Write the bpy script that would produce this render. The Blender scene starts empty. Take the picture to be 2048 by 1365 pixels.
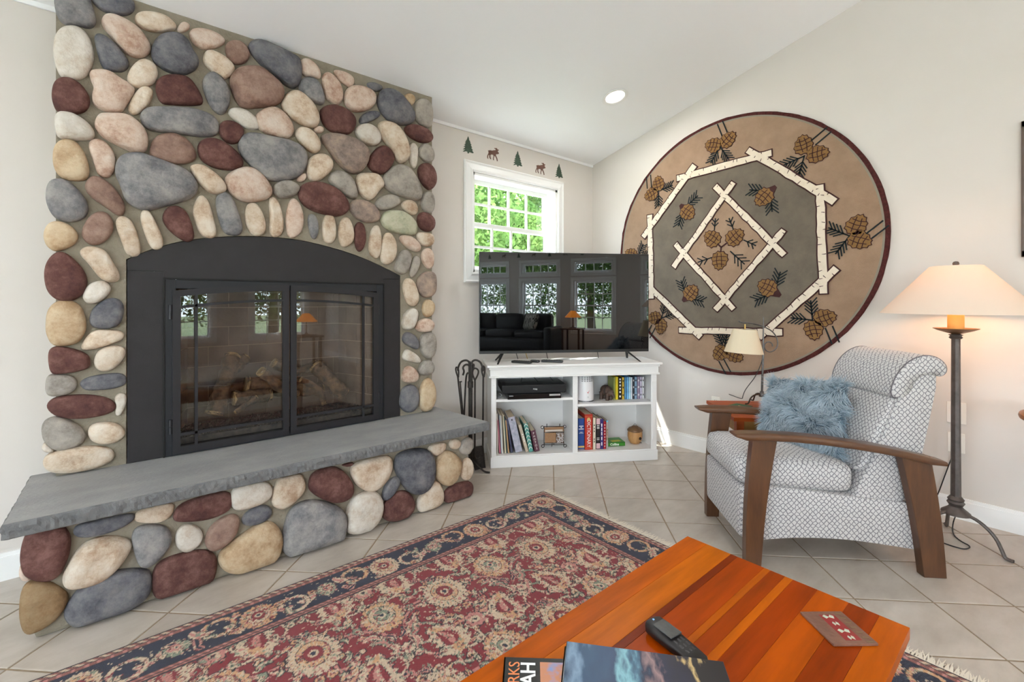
import bpy, bmesh, math, random
import numpy as np
from mathutils import Matrix, Vector

# ------------------------------------------------------------------ camera
SC = bpy.context.scene
COL = SC.collection
FPX, CX, HV, CAMZ = 926.0, 1024.0, 603.0, 1.25       # focal length and horizon in pixels of the 2048 px frame
TH = math.radians(49.55)
FW = np.array([math.cos(TH), math.sin(TH), 0.0])
RT = np.array([math.sin(TH), -math.cos(TH), 0.0])
CAM = np.array([0.0, 0.0, CAMZ])
cd = bpy.data.cameras.new('camera')
cam = bpy.data.objects.new('camera', cd)
COL.objects.link(cam)
cam.location = CAM
cam.rotation_euler = (math.pi / 2, 0, TH - math.pi / 2)
cd.sensor_width = 36.0
cd.lens = 36.0 * FPX / 2048.0
cd.shift_y = -(682.5 - HV) / 2048.0
cd.clip_start = 0.05
cd.clip_end = 200
SC.camera = cam

# ------------------------------------------------------------------ world, sun, exposure
SKY_STRENGTH = 11.0
SUN_STRENGTH = 12.0
DOWNLIGHT_W = 6.0
w = bpy.data.worlds.new('world')
SC.world = w
w.use_nodes = True
nt = w.node_tree
bg = nt.nodes['Background']
tc = nt.nodes.new('ShaderNodeTexCoord')
sx = nt.nodes.new('ShaderNodeSeparateXYZ')
cr = nt.nodes.new('ShaderNodeValToRGB')
nt.links.new(tc.outputs['Generated'], sx.inputs[0])
nt.links.new(sx.outputs['Z'], cr.inputs[0])
cr.color_ramp.elements[0].position = 0.0
cr.color_ramp.elements[0].color = (0.80, 0.88, 1.0, 1)
cr.color_ramp.elements[1].position = 0.9
cr.color_ramp.elements[1].color = (0.66, 0.79, 1.0, 1)
nt.links.new(cr.outputs[0], bg.inputs[0])
bg.inputs[1].default_value = SKY_STRENGTH

sd = bpy.data.lights.new('sun', 'SUN')
sun = bpy.data.objects.new('sun', sd)
COL.objects.link(sun)
sd.energy = SUN_STRENGTH
sd.angle = math.radians(0.8)
sd.color = (1.0, 0.98, 0.95)
sun.rotation_euler = Vector((0.785, -0.80, -1.72)).to_track_quat('-Z', 'Y').to_euler()
sun.location = (0, 8, 12)

SC.view_settings.view_transform = 'Standard'
SC.view_settings.look = 'None'
SC.view_settings.gamma = 1.0
SC.view_settings.use_curve_mapping = False
SC.view_settings.exposure = 1.0
SC.cycles.max_bounces = 10
SC.cycles.diffuse_bounces = 6
SC.cycles.glossy_bounces = 4
SC.cycles.transmission_bounces = 6
SC.cycles.transparent_max_bounces = 12
SC.cycles.use_denoising = True
SC.cycles.sample_clamp_indirect = 6.0
SC.cycles.caustics_reflective = False
SC.cycles.caustics_refractive = False

# ------------------------------------------------------------------ pixel helpers
def ray(u, v):
    return FW + (u - CX) / FPX * RT + np.array([0, 0, -(v - HV) / FPX])
def on_plane(u, v, n, p0):
    n = np.array(n, float)
    r = ray(u, v)
    return CAM + r * (np.dot(n, np.array(p0, float) - CAM) / np.dot(n, r))
def onX(u, v, x): return on_plane(u, v, (1, 0, 0), (x, 0, 0))
def onY(u, v, y): return on_plane(u, v, (0, 1, 0), (0, y, 0))
def onZ(u, v, z): return on_plane(u, v, (0, 0, 1), (0, 0, z))
def project(p):
    q = np.array(p, float) - CAM
    dep = q @ FW
    return CX + FPX * (q @ RT) / dep, HV - FPX * q[2] / dep, dep

# ------------------------------------------------------------------ materials
def lin(c):
    if max(c) > 1.0:
        c = [x / 255.0 for x in c]
    return tuple((x / 12.92 if x <= 0.04045 else ((x + 0.055) / 1.055) ** 2.4) for x in c[:3]) + (1.0,)
MATS = {}
def mat(name, c1, c2=None, scale=20.0, rough=0.6, metal=0.0, bump=0.0, bscale=None, stretch=None, vary=0.0,
        detail=4.0, emit=None, estr=0.0, spec=0.5, coat=0.0, contrast=(0.3, 0.7), coord='Object', sheen=0.0, c3=None, nrough=0.6, bdist=0.01):
    if name in MATS:
        return MATS[name]
    m = bpy.data.materials.new(name)
    m.use_nodes = True
    t = m.node_tree
    b = t.nodes['Principled BSDF']
    b.inputs['Roughness'].default_value = rough
    b.inputs['Metallic'].default_value = metal
    b.inputs['Specular IOR Level'].default_value = spec
    b.inputs['Coat Weight'].default_value = coat
    b.inputs['Coat Roughness'].default_value = 0.08
    b.inputs['Sheen Weight'].default_value = sheen
    b.inputs['Base Color'].default_value = lin(c1)
    tcn = t.nodes.new('ShaderNodeTexCoord')
    src = tcn.outputs[coord]
    mp = t.nodes.new('ShaderNodeMapping')
    t.links.new(src, mp.inputs[0])
    if stretch:
        mp.inputs['Scale'].default_value = stretch
    vec = mp.outputs[0]
    if vary > 0:
        oi = t.nodes.new('ShaderNodeObjectInfo')
        add = t.nodes.new('ShaderNodeVectorMath')
        add.operation = 'ADD'
        sc = t.nodes.new('ShaderNodeMath')
        sc.operation = 'MULTIPLY'
        sc.inputs[1].default_value = 37.0
        t.links.new(oi.outputs['Random'], sc.inputs[0])
        t.links.new(vec, add.inputs[0])
        t.links.new(sc.outputs[0], add.inputs[1])
        vec = add.outputs[0]
    colout = None
    if c2 is not None:
        nz = t.nodes.new('ShaderNodeTexNoise')
        nz.inputs['Scale'].default_value = scale
        nz.inputs['Detail'].default_value = detail
        nz.inputs['Roughness'].default_value = nrough
        t.links.new(vec, nz.inputs['Vector'])
        rp = t.nodes.new('ShaderNodeValToRGB')
        rp.color_ramp.elements[0].position = contrast[0]
        rp.color_ramp.elements[0].color = lin(c1)
        rp.color_ramp.elements[1].position = contrast[1]
        rp.color_ramp.elements[1].color = lin(c2)
        if c3 is not None:
            e = rp.color_ramp.elements.new((contrast[0] + contrast[1]) / 2)
            e.color = lin(c3)
        t.links.new(nz.outputs['Fac'], rp.inputs[0])
        colout = rp.outputs[0]
    if vary > 0:
        hs = t.nodes.new('ShaderNodeHueSaturation')
        mr = t.nodes.new('ShaderNodeMapRange')
        mr.inputs['To Min'].default_value = 1 - vary
        mr.inputs['To Max'].default_value = 1 + vary
        t.links.new(oi.outputs['Random'], mr.inputs['Value'])
        t.links.new(mr.outputs[0], hs.inputs['Value'])
        if colout is None:
            hs.inputs['Color'].default_value = lin(c1)
        else:
            t.links.new(colout, hs.inputs['Color'])
        colout = hs.outputs[0]
    if colout is not None:
        t.links.new(colout, b.inputs['Base Color'])
    if bump > 0:
        n2 = t.nodes.new('ShaderNodeTexNoise')
        n2.inputs['Scale'].default_value = bscale or scale * 3
        n2.inputs['Detail'].default_value = 5
        t.links.new(vec, n2.inputs['Vector'])
        bp = t.nodes.new('ShaderNodeBump')
        bp.inputs['Strength'].default_value = bump
        bp.inputs['Distance'].default_value = bdist
        t.links.new(n2.outputs['Fac'], bp.inputs['Height'])
        t.links.new(bp.outputs[0], b.inputs['Normal'])
    if emit is not None:
        b.inputs['Emission Color'].default_value = lin(emit)
        b.inputs['Emission Strength'].default_value = estr
    MATS[name] = m
    return m

def glass_mat(name, tint=(1, 1, 1), refl=0.04, rough=0.0):
    m = bpy.data.materials.new(name)
    m.use_nodes = True
    t = m.node_tree
    t.nodes.remove(t.nodes['Principled BSDF'])
    out = t.nodes['Material Output']
    tr = t.nodes.new('ShaderNodeBsdfTransparent')
    tr.inputs[0].default_value = tuple(tint) + (1,)
    gl = t.nodes.new('ShaderNodeBsdfGlossy')
    gl.inputs['Roughness'].default_value = rough
    fr = t.nodes.new('ShaderNodeFresnel')
    fr.inputs[0].default_value = 1.5
    ad = t.nodes.new('ShaderNodeMath')
    ad.operation = 'ADD'
    ad.inputs[1].default_value = refl - 0.04
    ad.use_clamp = True
    t.links.new(fr.outputs[0], ad.inputs[0])
    mx = t.nodes.new('ShaderNodeMixShader')
    geo = t.nodes.new('ShaderNodeNewGeometry')
    inv = t.nodes.new('ShaderNodeMath')
    inv.operation = 'SUBTRACT'
    inv.inputs[0].default_value = 1.0
    t.links.new(geo.outputs['Backfacing'], inv.inputs[1])
    mu = t.nodes.new('ShaderNodeMath')
    mu.operation = 'MULTIPLY'
    t.links.new(ad.outputs[0], mu.inputs[0])
    t.links.new(inv.outputs[0], mu.inputs[1])
    t.links.new(mu.outputs[0], mx.inputs[0])
    t.links.new(tr.outputs[0], mx.inputs[1])
    t.links.new(gl.outputs[0], mx.inputs[2])
    t.links.new(mx.outputs[0], out.inputs[0])
    return m

# ------------------------------------------------------------------ object helpers
def tag(o, label=None, cat=None, group=None, kind=None):
    if label: o['label'] = label
    if cat: o['category'] = cat
    if group: o['group'] = group
    if kind: o['kind'] = kind
    return o
def empty(name, loc=(0, 0, 0), rz=0.0, label=None, cat=None, group=None, parent=None):
    o = bpy.data.objects.new(name, None)
    o.empty_display_size = 0.05
    COL.objects.link(o)
    o.location = loc
    o.rotation_euler = (0, 0, rz)
    if parent is not None:
        o.parent = parent
    o['_m'] = 0
    del o['_m']
    return tag(o, label, cat, group)
def world_m(o):
    m = o.matrix_basis.copy() if o.rotation_mode else o.matrix_basis
    m = Matrix.LocRotScale(o.location, o.rotation_euler, o.scale)
    if o.parent:
        return world_m(o.parent) @ o.matrix_parent_inverse @ m
    return m
class MB:
    """collects geometry; build() links it as one mesh object"""
    def __init__(self):
        self.v = []
        self.f = []
        self.uv = None
    def add(self, vs, fs):
        n = len(self.v)
        self.v.extend([tuple(map(float, p)) for p in vs])
        self.f.extend([tuple(i + n for i in f) for f in fs])
        return self
    def box(self, c, s, M=None):
        x, y, z = s[0] / 2, s[1] / 2, s[2] / 2
        vs = [Vector((c[0] + i * x, c[1] + j * y, c[2] + k * z)) for i in (-1, 1) for j in (-1, 1) for k in (-1, 1)]
        if M is not None:
            vs = [M @ p for p in vs]
        return self.add(vs, [(0, 1, 3, 2), (4, 6, 7, 5), (0, 4, 5, 1), (2, 3, 7, 6), (0, 2, 6, 4), (1, 5, 7, 3)])
    def bx(self, a, b, M=None):
        return self.box([(a[i] + b[i]) / 2 for i in range(3)], [abs(b[i] - a[i]) for i in range(3)], M)
    def hexa(self, q0, q1):
        """two quads (4 points each) joined"""
        return self.add(list(q0) + list(q1), [(3, 2, 1, 0), (4, 5, 6, 7), (0, 1, 5, 4), (1, 2, 6, 5), (2, 3, 7, 6), (3, 0, 4, 7)])
    def prism(self, poly, off):
        """poly: list of 3d points, off: extrusion vector"""
        n = len(poly)
        a = [Vector(p) for p in poly]
        b = [p + Vector(off) for p in a]
        fs = [tuple(range(n)), tuple(range(2 * n - 1, n - 1, -1))]
        fs += [(i, n + i, n + (i + 1) % n, (i + 1) % n) for i in range(n)]
        return self.add(a + b, fs)
    def tube(self, pts, r, n=8, cap=True, flat=None):
        pts = [Vector(p) for p in pts]
        rs = r if isinstance(r, (list, tuple)) else [r] * len(pts)
        m = len(pts)
        vs = []
        prev = None
        for i, p in enumerate(pts):
            d = (pts[min(i + 1, m - 1)] - pts[max(i - 1, 0)])
            d = d.normalized() if d.length > 1e-9 else Vector((0, 0, 1))
            if prev is None:
                a = d.cross(Vector((0, 0, 1)))
                if a.length < 1e-3:
                    a = d.cross(Vector((1, 0, 0)))
                a.normalize()
            else:
                a = prev - d * prev.dot(d)
                a.normalize()
            prev = a
            b = d.cross(a)
            for k in range(n):
                t = 2 * math.pi * k / n
                vs.append(p + (a * math.cos(t) + b * math.sin(t)) * rs[i])
        fs = [(i * n + k, i * n + (k + 1) % n, (i + 1) * n + (k + 1) % n, (i + 1) * n + k) for i in range(m - 1) for k in range(n)]
        if cap:
            fs.append(tuple(range(n - 1, -1, -1)))
            fs.append(tuple(range((m - 1) * n, m * n)))
        return self.add(vs, fs)
    def lathe(self, prof, n=24, c=(0, 0, 0), M=None, cap=True):
        vs = []
        for r, z in prof:
            for k in range(n):
                t = 2 * math.pi * k / n
                p = Vector((c[0] + r * math.cos(t), c[1] + r * math.sin(t), c[2] + z))
                vs.append(M @ p if M is not None else p)
        m = len(prof)
        fs = [(i * n + k, i * n + (k + 1) % n, (i + 1) * n + (k + 1) % n, (i + 1) * n + k) for i in range(m - 1) for k in range(n)]
        if cap:
            fs.append(tuple(range(n - 1, -1, -1)))
            fs.append(tuple(range((m - 1) * n, m * n)))
        return self.add(vs, fs)
    def rbox(self, c, s, r, n=6, bulge=(0, 0, 0), M=None):
        """rounded, optionally pillowy box"""
        h = [x / 2 for x in s]
        idx = {}
        vs = []
        fs = []
        def vert(p):
            key = tuple(round(x, 5) for x in p)
            if key in idx:
                return idx[key]
            q = [p[i] * h[i] for i in range(3)]
            inner = [max(-(h[i] - r), min(h[i] - r, q[i])) for i in range(3)]
            d = Vector([q[i] - inner[i] for i in range(3)])
            if d.length > 1e-9:
                # corners of the cube are pushed to the rounded surface
                d = d.normalized() * r
            o = [inner[i] + d[i] for i in range(3)]
            for i in range(3):
                j, k = (i + 1) % 3, (i + 2) % 3
                o[i] += (1 if p[i] > 0 else -1) * bulge[i] * (1 - p[j] ** 2) * (1 - p[k] ** 2) * (abs(p[i]) > .99)
            o = Vector((c[0] + o[0], c[1] + o[1], c[2] + o[2]))
            if M is not None:
                o = M @ o
            vs.append(o)
            idx[key] = len(vs) - 1
            return idx[key]
        g = [math.sin(math.pi / 2 * (-1 + 2 * i / n)) for i in range(n + 1)]
        # keep two samples inside each rounded border
        for ax in range(3):
            for sg in (-1, 1):
                for i in range(n):
                    for j in range(n):
                        q = []
                        for a, b in ((i, j), (i + 1, j), (i + 1, j + 1), (i, j + 1)):
                            p = [0, 0, 0]
                            p[ax] = sg
                            p[(ax + 1) % 3] = g[a]
                            p[(ax + 2) % 3] = g[b]
                            q.append(vert(p))
                        fs.append(tuple(q) if sg > 0 else tuple(q[::-1]))
        return self.add(vs, fs)
    def loft(self, sections, closed=True, cap=True):
        n = len(sections[0])
        m = len(sections)
        vs = [p for s in sections for p in s]
        fs = []
        for i in range(m - 1):
            for k in range(n if closed else n - 1):
                fs.append((i * n + k, i * n + (k + 1) % n, (i + 1) * n + (k + 1) % n, (i + 1) * n + k))
        if cap and closed:
            fs.append(tuple(range(n - 1, -1, -1)))
            fs.append(tuple(range((m - 1) * n, m * n)))
        return self.add(vs, fs)
    def build(self, name, m, parent=None, smooth=False, bevel=0.0, worldspace=False, label=None, cat=None, group=None,
              kind=None, loc=None, boxuv=False, segs=2, fixn=True):
        me = bpy.data.meshes.new(name)
        me.from_pydata(self.v, [], self.f)
        if fixn or bevel > 0:
            bm = bmesh.new()
            bm.from_mesh(me)
            if fixn:
                bmesh.ops.recalc_face_normals(bm, faces=bm.faces)
            if bevel > 0:
                es = [e for e in bm.edges if len(e.link_faces) == 2 and e.calc_face_angle(0) > 0.6]
                bmesh.ops.bevel(bm, geom=es, offset=bevel, segments=segs, affect='EDGES', profile=0.6, clamp_overlap=True)
            bm.to_mesh(me)
            bm.free()
        if smooth:
            me.polygons.foreach_set('use_smooth', [True] * len(me.polygons))
            if smooth != 'all':
                me.set_sharp_from_angle(angle=math.radians(40))
        if boxuv:
            uvl = me.uv_layers.new(name='UVMap')
            for p in me.polygons:
                nx, ny, nz = (abs(x) for x in p.normal)
                for li in p.loop_indices:
                    co = me.vertices[me.loops[li].vertex_index].co
                    if nz >= nx and nz >= ny: uv = (co.x, co.y)
                    elif ny >= nx: uv = (co.x, co.z)
                    else: uv = (co.y, co.z)
                    uvl.data[li].uv = uv
        if m is not None:
            me.materials.append(m)
        o = bpy.data.objects.new(name, me)
        COL.objects.link(o)
        if parent is not None:
            o.parent = parent
            if worldspace:
                o.matrix_parent_inverse = world_m(parent).inverted()
        if loc is not None:
            o.location = loc
        return tag(o, label, cat, group, kind)
def copy_tree(o, parent=None):
    c = o.copy()
    COL.objects.link(c)
    if parent is not None:
        c.parent = parent
    for ch in [x for x in o.children]:
        copy_tree(ch, c)
    return c
def text(name, body, size, M, m, parent=None, ext=0.0004, align='CENTER', sx=1.0, bold=0.0):
    cu = bpy.data.curves.new(name, 'FONT')
    cu.body = body
    cu.size = size
    cu.align_x = align
    cu.align_y = 'CENTER'
    cu.extrude = ext
    cu.offset = bold
    cu.resolution_u = 3
    cu.materials.append(m)
    tmp = bpy.data.objects.new(name, cu)
    COL.objects.link(tmp)
    me = bpy.data.meshes.new_from_object(tmp.evaluated_get(bpy.context.evaluated_depsgraph_get()))
    bpy.data.objects.remove(tmp)
    o = bpy.data.objects.new(name, me)
    COL.objects.link(o)
    o.matrix_world = M @ Matrix.Diagonal((sx, 1, 1, 1))
    if parent is not None:
        o.parent = parent
    return o
def axes(o, x, y, z=None):
    x = Vector(x).normalized(); y = Vector(y).normalized()
    z = x.cross(y)
    return Matrix(((x.x, y.x, z.x, o[0]), (x.y, y.y, z.y, o[1]), (x.z, y.z, z.z, o[2]), (0, 0, 0, 1)))
def chaikin(pts, it=2, closed=True):
    pts = [np.array(p, float) for p in pts]
    for _ in range(it):
        o = []
        n = len(pts)
        rng = range(n) if closed else range(n - 1)
        if not closed: o.append(pts[0])
        for i in rng:
            a, b = pts[i], pts[(i + 1) % n]
            o += [a * .75 + b * .25, a * .25 + b * .75]
        if not closed: o.append(pts[-1])
        pts = o
    return pts
RND = random.Random(7)
PI = math.pi

# ------------------------------------------------------------------ room dimensions (metres)
YW, XR = 3.06, 3.685            # wall behind the fireplace / gable wall with the round rug
YF, XL = -5.4, -3.2             # opposite eave wall with big windows / other gable wall
EAVE, SLOPE = 2.63, 0.258
YM = (YW + YF) / 2
RIDGE = EAVE + SLOPE * (YW - YM)
def ceil_z(y): return EAVE + SLOPE * (YW - y if y > YM else y - YF)

M_wall = mat('wall_paint', (216, 209, 203), (213, 205, 198), scale=1.5, rough=0.85, bump=0.02, bscale=180, spec=0.2)
M_ceil = mat('ceiling_paint', (244, 244, 245), (243, 243, 244), scale=1.0, rough=0.9, spec=0.15)
M_trim = mat('white_trim_paint', (240, 239, 238), rough=0.35)
M_white = mat('white_cabinet_paint', (236, 233, 231), rough=0.42)
M_grout = mat('floor_grout', (158, 140, 118), (142, 124, 102), scale=40, rough=0.9)

# ------------------------------------------------------------------ walls with openings
def wall_with_openings(name, p0, along, length, height_fn, normal_out, thick, openings, m):
    """wall standing on z=0; openings: (a0,a1,z0,z1) along the wall"""
    A = Vector(along)
    N = Vector(normal_out) * thick
    P = Vector(p0)
    cuts = sorted({0.0, length, *[o[0] for o in openings], *[o[1] for o in openings]} | set(height_fn[1]))
    mb = MB()
    H = height_fn[0]
    for a, b in zip(cuts[:-1], cuts[1:]):
        mid = (a + b) / 2
        ops = sorted([o for o in openings if o[0] <= mid <= o[1]], key=lambda o: o[2])
        zs = [(0.0, 0.0)]
        segs = []
        lo = (0.0, 0.0)
        for o in ops:
            segs.append((lo, (o[2], o[2])))
            lo = (o[3], o[3])
        segs.append((lo, (H(a), H(b))))
        for (l0, l1), (h0, h1) in segs:
            if h0 - l0 < 1e-4 and h1 - l1 < 1e-4:
                continue
            q = [P + A * a + Vector((0, 0, l0)), P + A * b + Vector((0, 0, l1)), P + A * b + Vector((0, 0, h1)), P + A * a + Vector((0, 0, h0))]
            mb.hexa(q, [x + N for x in q])
    return mb.build(name, m, kind='structure')
WIN1 = (2.185, 3.165, 1.485, 2.30)
wall_with_openings('wall_back', (XL, YW, 0), (1, 0, 0), XR - XL, (lambda a: EAVE + .03, []), (0, 1, 0), 0.16,
                   [(WIN1[0] - XL, WIN1[1] - XL, WIN1[2], WIN1[3]), (.12 - XL, 1.36 - XL, .47, 1.42)], M_wall)
wall_with_openings('wall_right', (XR, YF, 0), (0, 1, 0), YW - YF, (lambda a: ceil_z(YF + a) + .03, [YM - YF]), (1, 0, 0), 0.16, [], M_wall)
FRONT_WINDOWS = [(-2.35, -1.45), (-1.0, 0.0), (0.45, 1.45), (2.2, 3.25)]
fo = []
for a, b in FRONT_WINDOWS:
    fo += [(a - XL, b - XL, 0.5, 1.78), (a - XL, b - XL, 1.98, 2.27)]
wall_with_openings('wall_front', (XL, YF, 0), (1, 0, 0), XR - XL, (lambda a: EAVE + .03, []), (0, -1, 0), 0.16, fo, M_wall)
ADDED_LEFT_WINDOWS = [(-4.6, -2.9, 0.35, 2.25), (-2.3, -0.6, 0.35, 2.25), (0.0, 1.5, 0.2, 2.25)]  # openings added in the unseen gable wall to brighten the room
wall_with_openings('wall_left', (XL, YF, 0), (0, 1, 0), YW - YF, (lambda a: ceil_z(YF + a) + .03, [YM - YF]), (-1, 0, 0), 0.16,
                   [(a - YF, b - YF, c, d) for a, b, c, d in ADDED_LEFT_WINDOWS], M_wall)
mb = MB()
for ya, yb in ((YW + .16, YM), (YM, YF - .16)):
    za = EAVE - SLOPE * .16 if ya > YW else RIDGE
    zb = EAVE - SLOPE * .16 if yb < YF else RIDGE
    q = [(XL - .16, ya, za), (XR + .16, ya, za), (XR + .16, yb, zb), (XL - .16, yb, zb)]
    mb.hexa(q, [(x, y, z + .12) for x, y, z in q])
mb.build('ceiling', M_ceil, kind='structure')
MB().bx((XL, YW - .012, EAVE - .020), (XR, YW, EAVE + .01)).build('trim_1', M_ceil, kind='structure', bevel=.004)
# baseboards
def baseboard(name, a, b, nrm):
    a = Vector(a); b = Vector(b); n = Vector(nrm)
    mb = MB()
    for z0, z1, t in ((0, .105, .014), (.105, .122, .009)):
        q = [a + Vector((0, 0, z0)), b + Vector((0, 0, z0)), b + Vector((0, 0, z1)), a + Vector((0, 0, z1))]
        mb.hexa(q, [p + n * t for p in q])
    return mb.build(name, M_trim, kind='structure')
baseboard('baseboard_back', (XL, YW, 0), (-.26, YW, 0), (0, -1, 0))
baseboard('baseboard_corner', (1.74, YW, 0), (XR, YW, 0), (0, -1, 0))
baseboard('baseboard_right', (XR, YF, 0), (XR, YW, 0), (-1, 0, 0))

# ------------------------------------------------------------------ floor: diagonal tiles in grout
floor = MB().bx((XL - .16, YF - .16, -.12), (XR + .16, YW + .16, -.003)).build('floor', M_grout, kind='structure')
def tile_material():
    m = mat('ceramic_tile', (192, 182, 172), (172, 161, 150), scale=5, rough=0.33, bump=0.10, bscale=30, vary=0.035,
            contrast=(0.35, 0.7), detail=6, c3=(183, 173, 162), stretch=(1, 2.2, 1))
    return m
M_tile = tile_material()
TP, TG = 0.3115, 0.0078
T0 = np.array([2.799, 0.548])
e1 = np.array([math.sqrt(.5), math.sqrt(.5)])
e2 = np.array([math.sqrt(.5), -math.sqrt(.5)])
def tile_mesh():
    mb = MB()
    h = (TP - TG) / 2
    b = .004
    pts = lambda s, z: [Vector((*(e1 * i * s + e2 * j * s), z)) for i, j in ((-1, -1), (1, -1), (1, 1), (-1, 1))]
    mb.loft([pts(h, -.006), pts(h, -.0015), pts(h - b * .4, -.0004), pts(h - b, 0.0)])
    return mb
tproto = tile_mesh().build('tile', M_tile, parent=floor)
tme = tproto.data
bpy.data.objects.remove(tproto)
rest = MB()
tn = 0
in_room = lambda p, s=.0: XL + s < p[0] < XR - s and YF + s < p[1] < YW - s
cand = []
for i in range(-30, 31):
    for j in range(-30, 31):
        c = T0 + e1 * TP * (i + .5) + e2 * TP * (j + .5)
        if not in_room(c, -.10):
            continue
        u, v, dep = project((c[0], c[1], 0))
        hidden = (-1.3 < c[0] < 1.85 and -.2 < c[1] < 1.95) or (c[1] > 2.62 and c[0] < 1.6 and c[0] > -.1)
        vis = dep > 1.0 and -150 < u < 2200 and v < 1480 and not hidden
        cand.append((vis, c))
tmb = tile_mesh()
for vis, c in cand:
    if vis and tn < 300:
        o = bpy.data.objects.new('tile', tme)
        COL.objects.link(o)
        o.parent = floor
        o.location = (c[0], c[1], 0)
        tn += 1
    else:
        rest.add([(p[0] + c[0], p[1] + c[1], p[2]) for p in tmb.v], tmb.f)
rest.build('tile_field', M_tile, parent=floor, kind='stuff')

# ================================================================== fireplace
YM_FACE = 2.845          # mortar face of the chimney breast
YB_FACE = 2.44           # mortar face of the hearth base
SLAB_TOP, SLAB_TH = 0.482, 0.056
fire = empty('fireplace', (0.74, YW, 0), label='river stone fireplace with arched opening and raised slate hearth', cat='fireplace')
M_mortar = mat('mortar', (154, 145, 130), (130, 121, 106), scale=9, rough=0.95, bump=0.6, bscale=70, spec=0.15, detail=8)
STONE = {
    'T': ((204, 184, 163), (174, 145, 121), (216, 203, 188)),
    'P': ((201, 176, 159), (170, 136, 118), (213, 197, 184)),
    'L': ((203, 193, 181), (184, 165, 147), (214, 206, 197)),
    'R': ((99, 66, 61), (78, 50, 48), (126, 92, 85)),
    'B': ((142, 114, 102), (118, 92, 82), (160, 134, 120)),
    'G': ((132, 129, 130), (102, 101, 105), (156, 151, 148)),
    'D': ((106, 105, 110), (78, 79, 86), (128, 125, 126)),
    'W': ((158, 150, 142), (130, 122, 116), (176, 166, 156)),
    'S': ((190, 164, 134), (166, 136, 104), (203, 182, 154)),
    'O': ((140, 112, 82), (118, 92, 64), (152, 128, 98)),
    'V': ((178, 176, 152), (150, 152, 132), (190, 184, 164)),
    'X': ((148, 130, 120), (118, 104, 98), (176, 152, 134)),
}
def stone_mat(k):
    a, b, c = STONE[k]
    return mat('stone_' + k, b, c, scale=10, rough=0.8, bump=0.8, bscale=22, vary=0.05, c3=a, detail=10, contrast=(0.36, 0.62), spec=0.22, nrough=.75, bdist=.014)
CROPS = {1: (60, 0, 4.136), 2: (460, 50, 4.136), 3: (60, 300, 4.136), 4: (460, 320, 4.136), 5: (60, 600, 3.592), 6: (720, 500, 3.592),
         7: (0, 930, 3.688), 8: (440, 820, 3.593)}
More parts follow.
